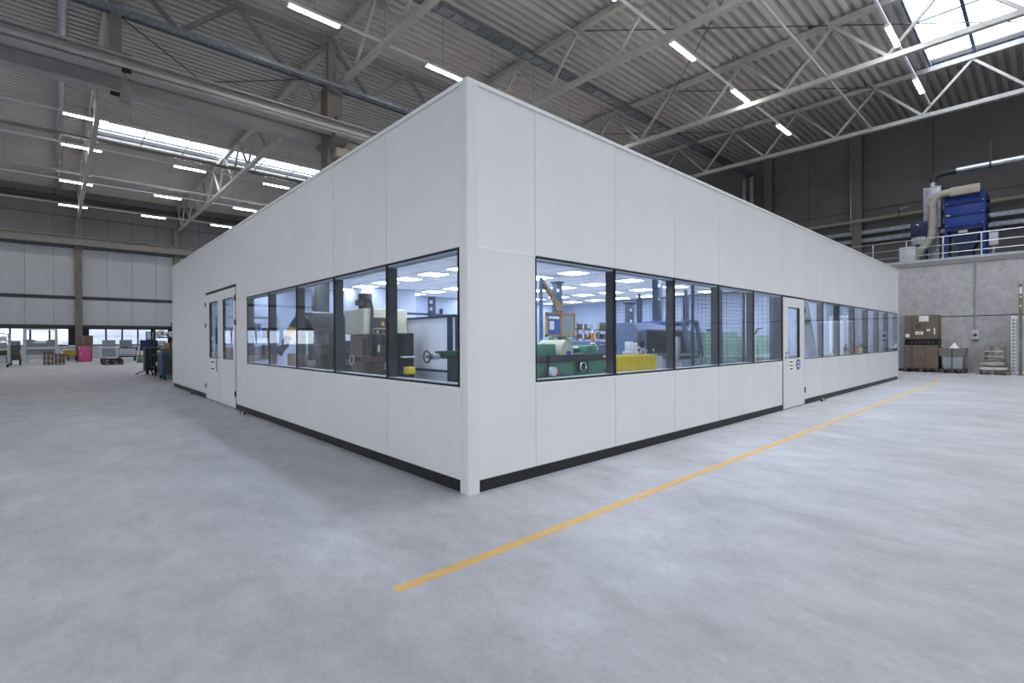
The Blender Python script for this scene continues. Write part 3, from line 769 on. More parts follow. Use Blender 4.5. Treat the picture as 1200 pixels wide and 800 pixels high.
# instruction boards on an arm
ib = thing('instruction_stand', 'tan swivel arm with two orange framed boards above the green lathe', 'stand', (3.28, 2.35, 0))
MB().cyl((0, 0, 0), (0, 0, 2.25), .03, 10).build('pole', 'slate_blue', ib); MB().cyl((0, 0, 0), (0, 0, .03), .22, 16).build('foot', 'iron', ib)
MB().bar((0, 0, 2.2), (.5, .05, 1.8), .06, .05).build('arm', 'tan', ib); MB().cyl((.5, .05, 1.74), (.5, .05, 1.86), .05, 12).build('joint', 'tan', ib)
MB().bar((.5, .05, 1.75), (.5, .05, 1.68), .03).build('hanger', 'tan', ib)
for x, mt in ((.18, 'poster_blue'), (.53, 'machine_grey')):
    b = box((x, .04, 1.32), (x+.33, .06, 1.69)).build('board', mt, ib)
    m = MB()
    for q in ((x-.015, x+.345, 1.305, 1.335), (x-.015, x+.345, 1.675, 1.705), (x-.015, x+.015, 1.305, 1.705), (x+.315, x+.345, 1.305, 1.705)): m.box((q[0], .03, q[2]), (q[1], .07, q[3]))
    m.build('board_frame', 'orange_wood', b)
    if mt == 'poster_blue':
        box((x+.04, .034, 1.6), (x+.29, .039, 1.64)).build('poster_heading', 'white', b); box((x+.05, .034, 1.42), (x+.16, .039, 1.56)).build('poster_sheet', 'white', b)
# dark steel masts
def mast(label, x, y, w, h):
    t = thing('steel_mast', label, 'post', (x, y, 0)); box((-w/2, -w/2, 0), (w/2, w/2, h)).build('post', 'frame_navy', t, .01); box((-w, -w, 0), (w, w, .02)).build('base_plate', 'frame_navy', t)
    box((-w*.7, -w*.7, h), (w*.7, w*.7, h+.04)).build('cap', 'slate_dark', t)
    for z in (h-.25, h-.6): box((-w/2-.04, -w/2-.03, z), (-w/2+.04, -w/2, z+.08)).build('bracket', 'silver', t)
mast('dark steel mast behind the orange framed boards', 7.7, 6.0, .2, 2.8)
mast('tall dark steel mast behind the wire fence', 9.9, 4.25, .2, 2.94)
mast('short dark steel mast beyond the wire fence, above the dark windowed machine', 11.15, 6.0, .22, 2.4)
# bar stock rack
rk = thing('stock_rack', 'grey rack of metal bars against the rear of the cabin', 'rack', (11.4, 9.2, 0))
for x in (0, 1.0, 2.0, 3.0):
    for y in (0, .5): box((x, y, 0), (x+.06, y+.06, 1.9)).build('upright', 'machine_grey', rk)
for z in (.45, .85, 1.25, 1.6, 1.84):
    for x in (0, 1.0, 2.0, 3.0): box((x, 0, z), (x+.06, .56, z+.05)).build('arm', 'machine_grey', rk)
for z in (.5, .9, 1.3, 1.65):
    for q in range(4):
        o = MB().cyl((-.2+.1*q, .1+q*.11, z+.04), (3.1+.1*(q % 2), .1+q*.11, z+.04), .03+.01*(q % 2), 8).build('metal_bar', ['iron', 'silver', 'machine_grey', 'brown'][q], None, loc=(11.4, 9.2, 0))
        tag(o, 'long metal bar lying in the grey stock rack', 'bar', 'bars in the stock rack')
# white bench with vice
wb_ = cabinet('white workbench cabinet with dark worktop and vice', (5.3, 2.0, 0), 1.05, .45, .94, 'machine_light', 2, True, 'slate_dark', 'workbench', 'workbench')
vc = thing('bench_vice', 'grey machine vice on the white workbench', 'vice', (5.55, 2.2, .97))
box((-.12, -.1, 0), (.14, .1, .06)).build('base', 'machine_light', vc, .01); box((-.1, -.07, .06), (.0, .07, .24)).build('fixed_jaw', 'machine_light', vc, .02)
box((.05, -.07, .06), (.14, .07, .22)).build('moving_jaw', 'machine_light', vc, .02); MB().cyl((.14, 0, .12), (.26, 0, .12), .02, 10).build('screw', 'silver', vc); MB().bar((.25, -.1, .12), (.25, .1, .12), .015).build('handle', 'silver', vc)
rnd = random.Random(3)
for i in range(9):
    x = 5.8+i*.06; hh = .05+rnd.random()*.12
    o = thing('tool_holder', 'small steel tool holder in the row on the white workbench', 'tool', (x, 2.12+rnd.random()*.2, .97), group='tool holders on the white workbench')
    MB().cyl((0, 0, 0), (0, 0, hh*.6), .024, 10, .018).build('taper', rnd.choice(['iron', 'silver', 'red']), o); MB().cyl((0, 0, hh*.6), (0, 0, hh), .014, 8).build('shank', 'silver', o)
o = thing('spray_bottle', 'white and orange bottle on the blue drawer cabinet', 'bottle', (5.1, 2.75, 1.225)); MB().cyl((0, 0, 0), (0, 0, .15), .04, 12).build('body', 'orange', o); MB().cyl((0, 0, .15), (0, 0, .22), .025, 12, .02).build('cap', 'white', o)
o = thing('machine_post', 'black post with brown lamp head at the end of the workbench', 'post', (6.46, 2.6, 0)); box((-.08, -.08, 0), (.08, .08, 1.22)).build('post', 'black', o, .01); MB().cyl((0, 0, 1.22), (0, 0, 1.4), .05, 14, .04).build('lamp', 'brown', o)
# machining centre with dark windows
mc = thing('machining_centre', 'slate blue machining centre with wide dark windows in front of the wire fence', 'machine', (6.75, 2.75, 0))
box((0, .1, 0), (2.3, .75, .9)).build('base', 'slate_blue', mc, .02)
MB().prism([(.1, .9), (.05, .95), (.05, 1.45), (.2, 1.62), (.75, 1.62), (.75, .9)], 'X', 0, 2.3).build('hood', 'slate_blue', mc, .01)
for a, b in ((.3, 1.15), (1.2, 2.1)):
    d = box((a, .03, .93), (b, .055, 1.47)).build('sliding_door', 'slate_dark', mc, .01); box((a+.06, .02, .98), (b-.06, .03, 1.42)).build('pane', 'black', d); box((b-.05, -.01, 1.05), (b-.02, .03, 1.3)).build('handle', 'silver', d)
box((1.1, .15, 1.62), (2.1, .7, 1.68)).build('roof_hatch', 'poster_blue', mc); box((1.72, .3, 1.68), (1.84, .42, 1.82)).build('beacon', 'brown', mc)
# tilted guard unit
tg_ = thing('tilting_guard_machine', 'grey machine with a tilted clear guard between fence and single door', 'machine', (6.58, 1.72, 0))
box((0, 0, 0), (.75, .5, .85)).build('base', 'machine_grey', tg_, .02); box((-.06, .05, .85), (.06, .2, 1.3)).build('head', 'machine_grey', tg_, .02); box((.0, .05, .86), (.7, .45, .93)).build('table', 'iron', tg_)
m = MB()
for p, q in (((.05, 0, 1.62), (.6, 0, 1.6)), ((.6, 0, 1.6), (.8, 0, 1.02)), ((.8, 0, 1.02), (.3, 0, 1.0)), ((.3, 0, 1.0), (.05, 0, 1.62))): m.bar(p, q, .07, .06)
gf = m.build('guard_frame', 'slate_blue', tg_); MB().prism([(.06, 1.6), (.58, 1.58), (.77, 1.03), (.31, 1.02)], 'Y', -.004, .004).build('pane', 'window_glass', gf)
box((.2, -.06, .88), (.5, .0, .93)).build('tray', 'iron', tg_); MB().tube([(.45, -.1, .9), (.52, -.12, 1.0), (.62, -.12, 1.0), (.66, -.1, .9)], .015, 6).build('hose', 'black', tg_)
# wire mesh fence
FY = [.98, 2.3, 3.05, 4.4, 5.3]
fe = thing('wire_mesh_fence', 'tall dark framed wire mesh fence around the pale green machines', 'fence', (9.25, 0, 0))
for a, b in zip(FY[:-1], FY[1:]):
    m = MB(); y0, y1 = a+.05, b-.05
    for q in ((y0, y0+.03, .12, 2.36), (y1-.03, y1, .12, 2.36), (y0, y1, .12, .15), (y0, y1, 2.33, 2.36)): m.box((-.015, q[0], q[2]), (.015, q[1], q[3]))
    pnl = m.build('panel_frame', 'frame_navy', fe); w = MB(); y = y0+.08
    while y < y1-.03: w.box((-.003, y-.003, .15), (.003, y+.003, 2.33)); y += .1
    z = .2
    while z < 2.33: w.box((.003, y0, z-.003), (.008, y1, z+.003)); z += .1
    w.build('wire_mesh', 'frame_navy', pnl)['kind'] = 'stuff'
for y in FY: box((-.03, y-.03, 0), (.03, y+.03, 2.5)).build('post', 'frame_navy', fe, .005)
m = MB()
# fence return along the window wall
fr_ = thing('wire_mesh_fence', 'wire mesh fence panel close behind the panes left of the single door', 'fence', (4.9, .62, 0))
for a, b in ((0, .98), (.98, 1.9)):
    m = MB()
    for q in ((a, a+.018, .12, 2.3), (b-.018, b, .12, 2.3), (a, b, .12, .14), (a, b, 2.28, 2.3)): m.box((q[0], -.015, q[2]), (q[1], .015, q[3]))
    pnl = m.build('panel_frame', 'frame_navy', fr_); w = MB(); x = a+.1
    while x < b-.06: w.box((x-.002, -.002, .15), (x+.002, .002, 2.27)); x += .06
    z = .2
    while z < 2.27: w.box((a+.02, .002, z-.002), (b-.02, .006, z+.002)); z += .06
    w.build('wire_mesh', 'frame_navy', pnl)['kind'] = 'stuff'
for x in (0, 1.9): box((x-.02, -.02, 0), (x+.02, .02, 2.4)).build('post', 'frame_navy', fr_, .005)
# pale green machines
def gmach(label, x, y, w, d, h, step):
    t = thing('pale_green_machine', label, 'machine', (x, y, 0)); box((0, 0, 0), (w, d, h)).build('body', 'pale_green', t, .02)
    box((w*.1, -.02, h*.15), (w*.48, 0, h*.9)).build('door', 'pale_green', t, .005); box((w*.52, -.02, h*.15), (w*.9, 0, h*.9)).build('door', 'pale_green', t, .005)
    box((-.02, -.03, h*.55), (w+.02, 0, h*.55+.04)).build('rail', 'machine_light', t)
    if step: 
        for i in range(5): box((w*.1, -.1, .5+i*.06), (w*.5, -.03, .53+i*.06)).build('louvre', 'iron', t)
    MB().cyl((w*.5, d*.4, h), (w*.5, d*.4, h+.08), .05, 10).build('cable_gland', 'slate_dark', t)
gmach('pale green machine cabinet left in the fenced cell', 9.65, 2.75, 1.9, .9, 1.45, False)
gmach('pale green machine cabinet with louvres in the middle of the fenced cell', 11.65, 2.75, 1.25, .9, 1.34, True)
gmach('pale green machine cabinet at the far end of the fenced cell', 13.0, 2.75, 1.2, .9, 1.38, False)
o = thing('robot_gripper', 'small dark robot gripper on top of the far pale green machine', 'gripper', (13.2, 2.9, 1.385)); MB().bar((0, 0, 0), (.1, 0, .16), .05).build('link', 'brown', o); MB().bar((.1, 0, .16), (.5, 0, .2), .04).build('jaw', 'iron', o)
# far end of the cabin
df = thing('inner_door', 'white framed inner door at the far end of the cabin', 'door', (16.44, 1.1, 0))
m = MB()
for q in ((0, .06, 0, 2.0), (.62, .68, 0, 2.0), (0, .68, 1.94, 2.0)): m.box((-.04, q[0], q[2]), (.04, q[1], q[3]))
m.build('door_frame', 'white', df); box((-.02, .06, .01), (.0, .62, 1.94)).build('door_panel', 'cabin_inside', df); MB().cyl((-.06, .12, 1.0), (-.02, .12, 1.0), .02, 8).build('knob', 'chrome', df)
wx = thing('wall_control_box', 'grey control box with dark dial on the end wall of the cabin', 'control box', (16.38, .42, 1.24)); box((0, 0, 0), (.1, .16, .3)).build('housing', 'machine_grey', wx, .01); MB().cyl((-.02, .08, .18), (0, .08, .18), .04, 12).build('dial', 'black', wx)
st = thing('slanted_strut', 'grey slanted steel strut just right of the single door', 'strut', (11.9, .9, 0)); MB().bar((0, -.06, 0), (0, .42, 2.95), .2, .08).build('strut', 'machine_grey', st); box((-.2, -.25, 0), (.2, .15, .02)).build('foot_plate', 'iron', st); box((-.12, .1, 1.62), (-.1, .25, 1.75)).build('black_plate', 'black', st)  # dark diagonal in the panes, built as a solid slanted bar
def bench(label, x, y, w, d, h, rz=0, top='cream', n=0):
    t = thing('work_table', label, 'table', (x, y, 0), rz); box((0, 0, h-.05), (w, d, h)).build('table_top', top, t, .005)
    for a in (.03, w-.09):
        for b in (.03, d-.09): box((a, b, 0), (a+.06, b+.06, h-.05)).build('leg', 'machine_grey', t)
    box((.06, d-.07, .25), (w-.06, d-.04, .31)).build('stretcher', 'machine_grey', t); return t
bench('long cream work table along the far end of the cabin', 13.0, .45, 3.0, .6, .86)
rnd = random.Random(5)
cols = ['iron', 'brown', 'machine_grey', 'tan', 'machine_green', 'cream', 'red', 'slate_blue']
for i in range(11):
    x = 13.1+i*.26; w = .08+rnd.random()*.1; hh = .07+rnd.random()*.2
    o = thing('table_item', 'small machine part on the long cream work table', 'part', (x, .55+rnd.random()*.25, .861), group='machine parts on the long cream table')
    mt = rnd.choice(cols); box((-w/2, -w/2, 0), (w/2, w/2, hh*.6)).build('block', mt, o, .008); MB().cyl((0, 0, hh*.6), (0, 0, hh), w*.3, 10).build('boss', rnd.choice(cols), o)
bench('work table with yellow block beyond the wire fence', 9.9, 1.2, 1.8, .6, .86, top='machine_light')
o = box((0, 0, 0), (.2, .15, .2)).build('yellow_block', 'cream', None, .01, (11.2, 1.35, .861)); tag(o, 'cream block on the table beyond the wire fence', 'block')

# ---- seen through the left wall
sc = thing('framed_screen', 'large white screen in a dark blue frame behind the pane left of the cabin corner', 'screen', (2.5, 3.5, 0))
box((-.01, .05, .12), (.01, 1.72, 1.64)).build('panel', 'board_white', sc)
for y in (.03, 1.7): box((-.03, y-.02, 0), (.03, y+.04, 1.68)).build('post', 'frame_navy', sc)
box((-.03, .16, 0), (.03, .3, 1.66)).build('post', 'frame_navy', sc)
for z in (.7, 1.64): box((-.03, .03, z), (.03, 1.74, z+.04)).build('rail', 'frame_navy', sc)
box((-.02, 1.76, 0), (.02, 1.85, 1.62)).build('edge_strip', 'white', sc)
for y in (.1, 1.6): box((-.09, y-.03, 0), (.25, y+.03, .04)).build('foot', 'frame_navy', sc)
sl = thing('machine_slide', 'dark green machine slide with a handwheel in front of the white screen', 'machine', (1.5, 2.75, 0))
box((.66, .1, 0), (.98, .5, .86)).build('pedestal', 'machine_green_dark', sl, .02); box((.62, .12, .86), (1.0, .48, .98)).build('knee', 'iron', sl, .01)
box((.3, .18, 1.0), (1.0, .42, 1.09)).build('table', 'machine_green_dark', sl, .01); box((.34, .22, .975), (.98, .38, 1.0)).build('slideway', 'iron', sl)
MB().cyl((.08, .3, 1.01), (.34, .3, 1.01), .022, 10).build('spindle', 'iron', sl); MB().ring((.08, .3, 1.01), .085, .014, 'X').build('handwheel', 'iron', sl); MB().cyl((.16, .3, 1.01), (.28, .3, 1.01), .045, 14).build('collar', 'machine_grey', sl)

ms = thing('pipe_mast', 'dark mast with horizontal pipe above the white screen', 'post', (3.62, 6.0, 0)); box((-.06, -.06, 0), (.06, .06, 2.2)).build('post', 'frame_navy', ms); box((.22, -.03, 0), (.27, .03, 1.95)).build('post', 'frame_navy', ms)
MB().cyl((-.6, 0, 1.82), (1.6, 0, 1.82), .025, 8).build('pipe', 'frame_navy', ms)
for z in (1.9, 2.05): box((-.09, -.09, z), (-.04, -.05, z+.07)).build('clip', 'silver', ms)
ml = thing('milling_machine', 'tall cream milling machine with dark motor on top, seen through the left windows', 'machine', (1.4, 4.95, 0))
box((.1, 0, 0), (.95, .9, .25)).build('base', 'brown', ml, .02); box((.25, .25, .25), (.85, .85, 1.36)).build('column', 'mill_brown', ml, .03)
box((.1, -.02, 1.36), (.98, .75, 1.82)).build('head', 'cream', ml, .05); box((.28, -.04, 1.48), (.62, -.02, 1.66)).build('name_plate', 'steel_dark', ml)
tri = MB().prism([(.42, 1.52), (.5, 1.52), (.46, 1.595)], 'Y', -.05, -.042); tri.build('warning_triangle', 'warn_yellow', ml)
mt_ = MB().cyl((.27, .25, 1.82), (.27, .25, 2.1), .12, 18).build('motor', 'steel_dark', ml, .02); box((.1, .1, 1.88), (.17, .3, 1.98)).build('terminal_box', 'steel_dark', mt_)
MB().tube([(.2, .1, 1.98), (.26, .02, 1.96), (.26, -.05, 1.8), (.24, -.06, 1.4), (.2, -.04, 1.1)], .022, 8).build('cable_hose', 'steel_dark', ml)
MB().cyl((.45, .1, 1.18), (.45, .1, 1.36), .08, 14, .1).build('spindle', 'iron', ml); MB().cyl((.45, .1, 1.05), (.45, .1, 1.18), .03, 10).build('cutter', 'silver', ml)
box((.0, -.08, .88), (.95, .28, .97)).build('table', 'brown', ml, .01); box((.25, -.02, .45), (.75, .3, .88)).build('knee', 'brown', ml, .02)
box((.3, -.06, 1.38), (.72, -.02, 1.45)).build('control_strip', 'slate_dark', ml)
for i in range(4): MB().cyl((.34+i*.1, -.06, 1.41), (.34+i*.1, -.085, 1.41), .022, 10).build('knob', ['silver', 'red', 'silver', 'black'][i], ml)
MB().ring((.5, -.2, .8), .09, .012, 'Y').build('handwheel', 'silver', ml); MB().ring((-.06, .1, .92), .08, .012, 'X').build('handwheel', 'silver', ml)
MB().cyl((.62, -.1, .74), (.62, -.16, .74), .035, 12).build('yellow_knob', 'yellow', ml); MB().cyl((.5, .15, .97), (.5, .15, 1.03), .14, 18).build('rotary_plate', 'iron', ml)
box((.14, -.03, 1.0), (.24, .1, 1.3)).build('coolant_arm', 'brown', ml); box((.62, -.04, 1.05), (.85, -.02, 1.25)).build('mirror_panel', 'machine_light', ml)
ye = thing('yellow_box', 'small yellow box low behind the second pane left of the corner', 'box', (1.95, 4.2, 0)); box((0, 0, 0), (.12, .12, .68)).build('stand', 'slate_dark', ye); box((-.01, -.02, .68), (.13, .14, .8)).build('case', 'yellow', ye, .01)
sb = thing('swarf_bin', 'black swarf cabinet between milling machine and white screen', 'cabinet', (2.02, 4.45, 0)); box((0, 0, 0), (.2, .3, 1.38)).build('body', 'black', sb, .02); box((-.02, -.02, .95), (.22, .1, .98)).build('shelf', 'machine_light', sb)
cn = thing('dark_control_machine', 'dark blue grey machine with small screens left of the milling machine', 'machine', (2.15, 7.3, 0))
box((0, .05, 0), (.95, .9, 1.1)).build('base', 'slate_dark', cn, .02); box((0, 0, 1.1), (.7, .7, 1.7)).build('upper_case', 'slate_dark', cn, .03); box((.08, -.02, 1.25), (.32, 0, 1.5)).build('screen', 'machine_light', cn); box((.4, -.02, 1.15), (.66, 0, 1.3)).build('keypad', 'steel_dark', cn)
for z in (.95, 1.05, 1.58): MB().cyl((.55, 0, z), (.55, -.02, z), .025, 10).build('button', 'white', cn)
hd = thing('fume_hood', 'rounded dark grey fume hood on a post beside the dark control machine', 'hood', (1.2, 7.0, 0))
MB().box((0, 0, 1.43), (.92, .5, 1.85)).build('hood_box', 'steel_dark', hd, .09); box((.4, .2, 0), (.5, .3, 1.43)).build('post', 'steel_dark', hd)
gc = thing('gas_cylinder', 'slim green gas cylinder standing beside the fume hood', 'gas cylinder', (1.46, 7.66, 0)); MB().tube([(0, 0, 0), (0, 0, 1.35), (0, 0, 1.48), (0, 0, 1.54)], [.06, .06, .045, .02], 14).build('bottle', 'green_bottle', gc); MB().cyl((0, 0, 1.54), (0, 0, 1.64), .02, 8).build('valve', 'chrome', gc)
bench('dark workbench behind the two leftmost panes', .7, 5.85, 1.4, .7, .78, top='brown')
def obox_(name, label, cat, loc, d, mat, lidmat=None):
    t = thing(name, label, cat, loc); box((-d[0]/2, -d[1]/2, 0), (d[0]/2, d[1]/2, d[2])).build('box', mat, t, .005)
    box((-.025, -d[1]/2-.002, 0), (.025, d[1]/2+.002, d[2]+.002)).build('packing_tape', lidmat or 'carton_light', t); return t
obox_('cardboard_box', 'light brown cardboard box on the dark workbench', 'box', (.88, 6.3, .781), (.3, .3, .24), 'carton_light', 'tan')
obox_('cardboard_box', 'dark brown box stacked beside the fume hood', 'box', (1.5, 6.2, .781), (.34, .32, .4), 'brown', 'carton_dark')
obox_('cardboard_box', 'small brown box lying on the dark workbench', 'box', (1.15, 6.2, .781), (.2, .25, .1), 'carton', 'carton_dark')
ea = thing('fume_extractor', 'black bent extraction hose with yellow collar behind the second leftmost pane', 'extraction arm', (.55, 6.75, 0))
MB().cyl((.75, .1, 0), (.75, .1, 1.55), .04, 10).build('stand_pipe', 'steel_dark', ea)
MB().tube([(.75, .1, 1.5), (.7, .08, 1.64), (.58, .04, 1.7), (.47, 0, 1.66), (.4, 0, 1.55), (.36, 0, 1.45)], .075, 12).build('upper_hose', 'black', ea)
MB().cyl((.38, 0, 1.5), (.31, 0, 1.33), .085, 14).build('collar', 'collar_yellow', ea)
MB().tube([(.31, 0, 1.34), (.25, 0, 1.24), (.24, 0, 1.16), (.17, 0, 1.1)], .065, 12).build('lower_hose', 'slate_dark', ea)
MB().cyl((.19, 0, 1.12), (.1, 0, 1.05), .06, 14, .11).build('nozzle', 'black', ea)
yt = thing('yellow_handle_trolley', 'trolley with a bent yellow tube handle at the leftmost pane', 'trolley', (.35, 6.3, 0))
box((0, 0, .12), (.3, .5, .16)).build('platform', 'steel_dark', yt)
for a in (.05, .25):
    for b in (.06, .44): MB().cyl((a-.02, b, .06), (a+.02, b, .06), .06, 12).build('wheel', 'rubber', yt)
MB().tube([(.15, .05, .16), (.15, .05, .95), (.13, .04, 1.02), (.05, 0, 1.04), (-.02, -.03, 1.03)], .022, 8).build('handle', 'yellow', yt)
ic = thing('inner_column', 'dark grey column standing in the left part of the cabin', 'column', (2.6, 9.6, 0)); box((-.17, -.17, 0), (.17, .17, 2.99)).build('shaft', 'frame_dark', ic, .01); box((-.2, -.2, 0), (.2, .2, .1)).build('foot', 'black', ic)
rm = thing('inner_room', 'white inner room in the rear corner of the cabin', 'room', (4.9, 11.8, 0))
for i in range(3): box((i*.633, 0, 0), (i*.633+.627, .06, 2.98)).build('wall_panel', 'cabin_inside', rm)
for i in range(3): box((1.84, .06+i*.55, 0), (1.9, .06+i*.55+.545, 2.98)).build('wall_panel', 'cabin_inside', rm)
box((0, .06, 0), (.06, 1.7, 2.98)).build('wall_panel', 'cabin_inside', rm)
bench('low work table in front of the white inner room', 3.2, 8.2, 1.6, .7, .9, top='pale_green')
sv = thing('storage_shelf', 'grey shelf unit in the rear left of the cabin', 'shelf', (.5, 10.5, 0))
for x in (0, 1.3):
    for y in (0, .45): box((x, y, 0), (x+.04, y+.04, 1.9)).build('upright', 'machine_grey', sv)
for z in (.2, .75, 1.3, 1.85): box((0, 0, z), (1.34, .49, z+.03)).build('shelf_board', 'machine_grey', sv)
rnd = random.Random(11)
for z in (.231, .781, 1.331):
    for i in range(4):
        w = .2+rnd.random()*.06; hh = .2+rnd.random()*.2
        obox_('storage_box', 'storage box on the grey shelf unit', 'box', (.7+i*.32, 10.74, z), (w, .3, hh), rnd.choice(['brown', 'slate_blue', 'carton', 'machine_grey', 'sign_blue']))['group'] = 'storage boxes on the grey shelf'

rnd = random.Random(21)
for i in range(7):
    x = .78+i*.18; w = .07+rnd.random()*.08; hh = .08+rnd.random()*.16
    o = thing('bench_part', 'small dark machine part along the front of the dark workbench', 'part', (x, 5.93, .781), group='machine parts on the dark workbench')
    box((-w/2, -w/2, 0), (w/2, w/2, hh*.5)).build('block', rnd.choice(['iron', 'brown', 'steel_dark', 'machine_grey']), o, .008); MB().cyl((0, 0, hh*.5), (0, 0, hh), w*.35, 10).build('boss', rnd.choice(['iron', 'silver', 'black']), o)
for z in (.5, .9, 1.3, 1.66):
    for i in range(4):
        o = obox_('stock_box', 'dark parts box standing in front of the bars of the stock rack', 'box', (11.85+i*.72, 9.12, 0 if z < 0 else z), (.5, .12, .16+rnd.random()*.12), rnd.choice(['slate_blue', 'steel_dark', 'machine_grey', 'brown']), 'machine_light'); o['group'] = 'parts boxes in the stock rack'

# ================================================================== GALLERY ABOVE THE CONCRETE WALL
rl = thing('gallery_railing', 'pale steel railing along the gallery edge above the concrete wall', 'railing', (22.3, 0, 4.17))
for y in (6.2, 5.1, 3.95, 2.85, 1.77, .68, -.42, -1.48, -2.6, -3.7, -4.8, -5.9): box((-.02, y-.02, 0), (.02, y+.02, .9)).build('post', 'silver', rl, .004)
for z, r in ((.92, .022), (.6, .016), (.3, .016)): MB().cyl((0, -6.5, z), (0, 6.8, z), r, 8).build('rail', 'silver', rl)
box((-.01, -6.5, .01), (.01, 6.8, .12)).build('kick_plate', 'silver', rl)
fu = thing('filter_unit', 'large blue dust filter unit with ribbed panels on the gallery', 'filter unit', (24.8, -.8, 4.175))
box((0, -.64, 1.6), (1.3, .62, 3.0)).build('casing', 'blue_machine', fu, .03)
for i in range(3):
    p = box((-.05, -.6, 1.64+i*.455), (0, .58, 2.06+i*.455)).build('front_panel', 'blue_machine', fu, .02)
    for y in (-.56, .54): MB().cyl((-.065, y, 1.7+i*.455), (-.05, y, 1.7+i*.455), .02, 10).build('bolt', 'silver', p)
    box((-.075, -.6, 2.05+i*.455), (-.04, .58, 2.075+i*.455)).build('rib', 'blue_dark', p)
box((-.06, .42, 2.1), (-.05, .55, 2.16)).build('warning_label', 'yellow', fu)
for y in (-.6, .55):
    for x in (.0, 1.2): box((x, y-.03, 0), (x+.08, y+.05, 1.6)).build('leg', 'blue_machine', fu)
MB().prism([(-.55, 1.6), (.5, 1.6), (.2, .7), (-.25, .7)], 'X', .1, 1.2).build('hopper', 'blue_dark', fu)
box((.2, -.25, .05), (1.0, .22, .7)).build('dust_bin', 'blue_dark', fu, .03)
fl_ = box((-.02, -.62, 1.48), (.05, .6, 1.6)).build('flange', 'blue_dark', fu)
for i in range(12): MB().cyl((-.03, -.58+i*.1, 1.54), (-.02, -.58+i*.1, 1.54), .015, 8).build('bolt', 'blue_machine', fl_)
box((-.06, -.1, 1.36), (-.02, .18, 1.47)).build('name_plate', 'silver', fu)
for z in (1.8, 2.2, 2.6): box((.2, -.7, z), (1.1, -.64, z+.25)).build('side_door', 'blue_dark', fu, .02)
wb2 = thing('duct_box', 'upright pale sheet metal duct box beside the blue filter unit', 'duct', (25.2, .25, 4.17)); box((0, -.28, 1.8), (.6, .3, 3.55)).build('casing', 'galvanised', wb2, .01); box((.1, -.2, 0), (.5, .2, 1.8)).build('stand', 'galvanised', wb2); box((-.01, -.3, 3.5), (.62, .32, 3.55)).build('rim', 'silver', wb2)
bf = thing('blower', 'dark blue blower motor between duct box and railing', 'blower', (24.74, .62, 4.175)); box((0, -.3, 1.4), (.42, .3, 2.05)).build('housing', 'blue_dark', bf, .04); MB().cyl((-.1, .12, 1.75), (0, .12, 1.75), .16, 18).build('motor', 'blue_dark', bf); box((-.02, .02, 1.85), (-.01, .12, 1.95)).build('label', 'white', bf)
for y in (-.25, .2): box((.1, y, 0), (.2, y+.06, 1.4)).build('leg', 'blue_dark', bf)
box((-.1, -.22, 1.05), (.3, .25, 1.4)).build('funnel', 'galvanised', bf, .03)
bp_ = thing('extraction_pipe', 'beige bent extraction pipe beside the blue filter unit', 'pipe', (24.5, 0, 0))
MB().tube([(0, -.5, 7.2), (0, -.25, 7.2), (0, -.08, 7.17), (0, .06, 7.06), (0, .14, 6.88), (0, .16, 6.65), (0, .16, 6.2), (0, .16, 5.75), (0, .2, 5.45), (0, .35, 5.2), (0, .55, 4.95), (0, .7, 4.72), (0, .75, 4.4)], .15, 14).build('pipe', 'beige_pipe', bp_)
box((-.14, -1.3, 7.03), (.14, -.4, 7.36)).build('rectangular_duct', 'beige_pipe', bp_, .01)
for z in (6.7, 5.8): MB().cyl((0, .16, z), (0, .16, z+.05), .165, 14).build('band', 'galvanised', bp_)
dp = thing('exhaust_pipe', 'dark exhaust pipe with silver section running along the dark gallery wall', 'pipe', (25.5, 0, 0))
MB().tube([(0, .25, 7.72), (0, .25, 8.05), (0, .22, 8.18), (0, .1, 8.28), (0, -.05, 8.3), (0, -.5, 8.3)], .13, 14).build('elbow', 'frame_dark', dp); MB().cyl((0, -.5, 8.3), (0, -7, 8.3), .13, 14).build('straight_pipe', 'silver', dp)
MB().cyl((0, .25, 7.72), (0, .25, 7.95), .135, 14).build('silver_sleeve', 'silver', dp)
for y in (-1.5, -3.2): MB().cyl((0, y, 8.3), (0, y-.06, 8.3), .145, 14).build('band', 'steel_dark', dp); box((-.02, y-.05, 8.4), (.02, y-.01, 9.2)).build('hanger', 'steel_dark', dp)
cbx = thing('gallery_cabinet', 'low pale grey cabinet on the gallery under the bent beige pipe', 'cabinet', (24.1, .95, 4.171)); box((0, -.3, 0), (.2, .25, .95)).build('body', 'machine_light', cbx, .01); box((-.02, -.28, .05), (0, .23, .9)).build('door', 'machine_light', cbx, .005)
cbx = thing('switch_cabinet', 'small pale grey switch cabinet right of the blue filter unit', 'cabinet', (24.75, -1.66, 4.17)); box((0, -.13, .75), (.2, .13, 1.25)).build('housing', 'machine_light', cbx, .01); box((.05, -.03, 0), (.12, .03, .75)).build('stand', 'galvanised', cbx)
o = MB().cyl((29.6, 12, 7.6), (29.6, -14, 7.6), .1, 12).build('wall_pipe', 'beige_pipe'); tag(o, 'dull beige pipe along the dark wall above the cable trays', 'pipe')
o = thing('wall_lamp_bracket', 'small bracket on the beige pipe of the dark wall', 'bracket', (29.45, 2.1, 7.6)); box((-.05, -.02, -.25), (.0, .02, .3)).build('clamp', 'steel_dark', o); MB().bar((-.02, 0, .25), (-.02, -.35, .35), .05).build('arm', 'silver', o)

